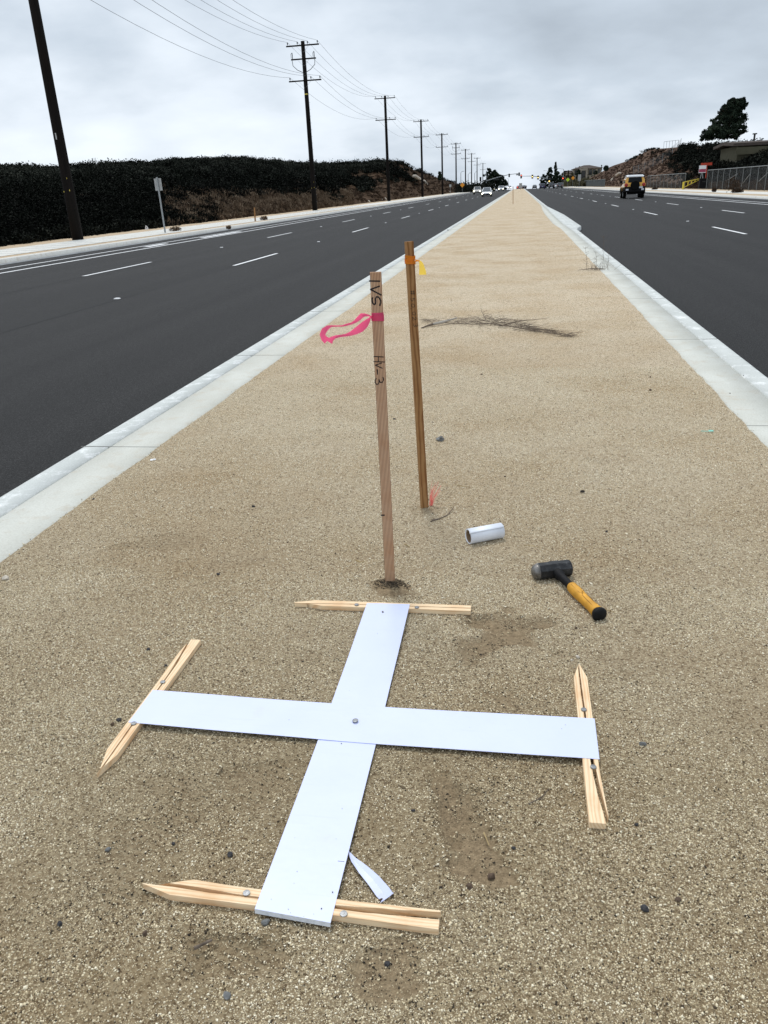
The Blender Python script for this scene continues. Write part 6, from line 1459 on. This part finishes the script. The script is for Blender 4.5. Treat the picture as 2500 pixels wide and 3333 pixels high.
# yellow off-roader seen from behind
p0 = gnd(2022, 648, RZ); p1 = gnd(2108, 648, RZ); c = (p0 + p1) / 2
c = gnd(2065, 646, RZ)
r = thing('off_roader', 'yellow off-roader with white roof, roof rack and rear spare wheel driving away', 'car', (c.x, c.y + .3, RZ), (0, 0, math.radians(-2)))
r.scale = (1.04, 1, 1.05)
# local: y- is the rear (towards the camera)
mb = MB(); loft_body(mb, [(0, .62, 1.30, .90, .90), (.08, .60, 1.32, .93, .91), (1.6, .6, 1.30, .93, .91), (3.0, .6, 1.26, .93, .90), (4.2, .6, 1.16, .92, .84), (4.35, .7, 1.0, .88, .8)]); mb.build('body', 'cyellow', r, bevel=.04)
mb = MB(); loft_body(mb, [(.10, 1.28, 1.34, .86, .84), (.22, 1.28, 1.84, .85, .72), (2.2, 1.28, 1.88, .86, .74), (2.9, 1.26, 1.32, .84, .8)]); mb.build('cabin_pillars', 'cyellow', r, bevel=.03)
mb = MB(); mb.add([(-.62, .075, 1.36), (.62, .075, 1.36), (.56, .185, 1.79), (-.56, .185, 1.79), (-.62, .12, 1.36), (.62, .12, 1.36), (.56, .24, 1.79), (-.56, .24, 1.79)], [(0, 1, 2, 3), (7, 6, 5, 4), (0, 4, 5, 1), (1, 5, 6, 2), (2, 6, 7, 3), (3, 7, 4, 0)]); mb.build('rear_window', 'glass', r)
for s in (-1, 1):
    mb = MB(); mb.add([(s * .868, .4, 1.36), (s * .868, 1.2, 1.36), (s * .79, 1.15, 1.76), (s * .775, .45, 1.76)], [(0, 1, 2, 3) if s > 0 else (3, 2, 1, 0)]); mb.add([(s * .868, 1.35, 1.36), (s * .868, 2.6, 1.34), (s * .79, 2.2, 1.76), (s * .785, 1.35, 1.76)], [(0, 1, 2, 3) if s > 0 else (3, 2, 1, 0)]); mb.build('side_window', 'glass', r)
mb = MB(); loft_body(mb, [(.12, 1.80, 1.90, .74, .72), (.3, 1.82, 1.98, .78, .74), (1.2, 1.84, 2.0, .79, .75), (2.2, 1.82, 1.97, .78, .73), (2.45, 1.78, 1.88, .74, .70)]); mb.build('roof', 'cwhite', r, bevel=.03, smooth=False)
mb = MB()
for s in (-1, 1): mb.tube([(s * .52, .35, 2.09), (s * .52, 2.3, 2.09)], .025, 6); mb.tube([(s * .52, .5, 1.97), (s * .52, .5, 2.1)], .035, 6)
for yy in (.35, .8, 1.3, 1.8, 2.3): mb.tube([(-.52, yy, 2.09), (.52, yy, 2.09)], .025, 6)
mb.build('roof_rack', 'trim', r)
mb = MB(); mb.box((0, -.02, .78), (1.86, .30, .46)); mb.build('rear_bumper', 'trim', r, bevel=.04)
MB().box((0, .3, .50), (1.3, .4, .3)).build('underbody', 'trim', r)
for s in (-1, 1):
    mb = MB(); mb.box((s * .68, -.18, .76), (.24, .03, .15)); mb.build('reverse_light', 'lamplens', r, bevel=.02)
    mb = MB(); mb.lathe((s * .77, .0, 1.16), (0, -1, 0), [(-.03, .15), (.02, .15), (.04, .12), (.045, .01)], 18); tl_ = mb.build('tail_light', 'tailoff', r)
    MB().tube([(s * .77, .012, 1.16), (s * .77, -.005, 1.16)], .175, 18).build('lamp_ring', 'cyellow', tl_)
    MB().box((s * 1.06, 2.35, 1.42), (.22, .14, .26)).build('mirror', 'trim', r, bevel=.03)
    for yy in (.95, 3.6):
        mb = MB(); mb.tube([(s * .945 + .0, yy + .52 * math.cos(a_), .42 + .50 * math.sin(a_)) for a_ in np.linspace(0, PI, 9)], .055, 6); mb.build('wheel_arch', 'trim', r)
        wheel(r, s * .80, yy, .41, .28)
mb = MB(); mb.lathe((0, -.02, 1.12), (0, -1, 0), [(0, .36), (.04, .40), (.2, .40), (.25, .36), (.24, .12), (.24, .01)], 24); mb.build('spare_wheel', 'tyre', r)
MB().box((.52, -.185, .93), (.32, .02, .15)).build('number_plate', 'lamplens', r)
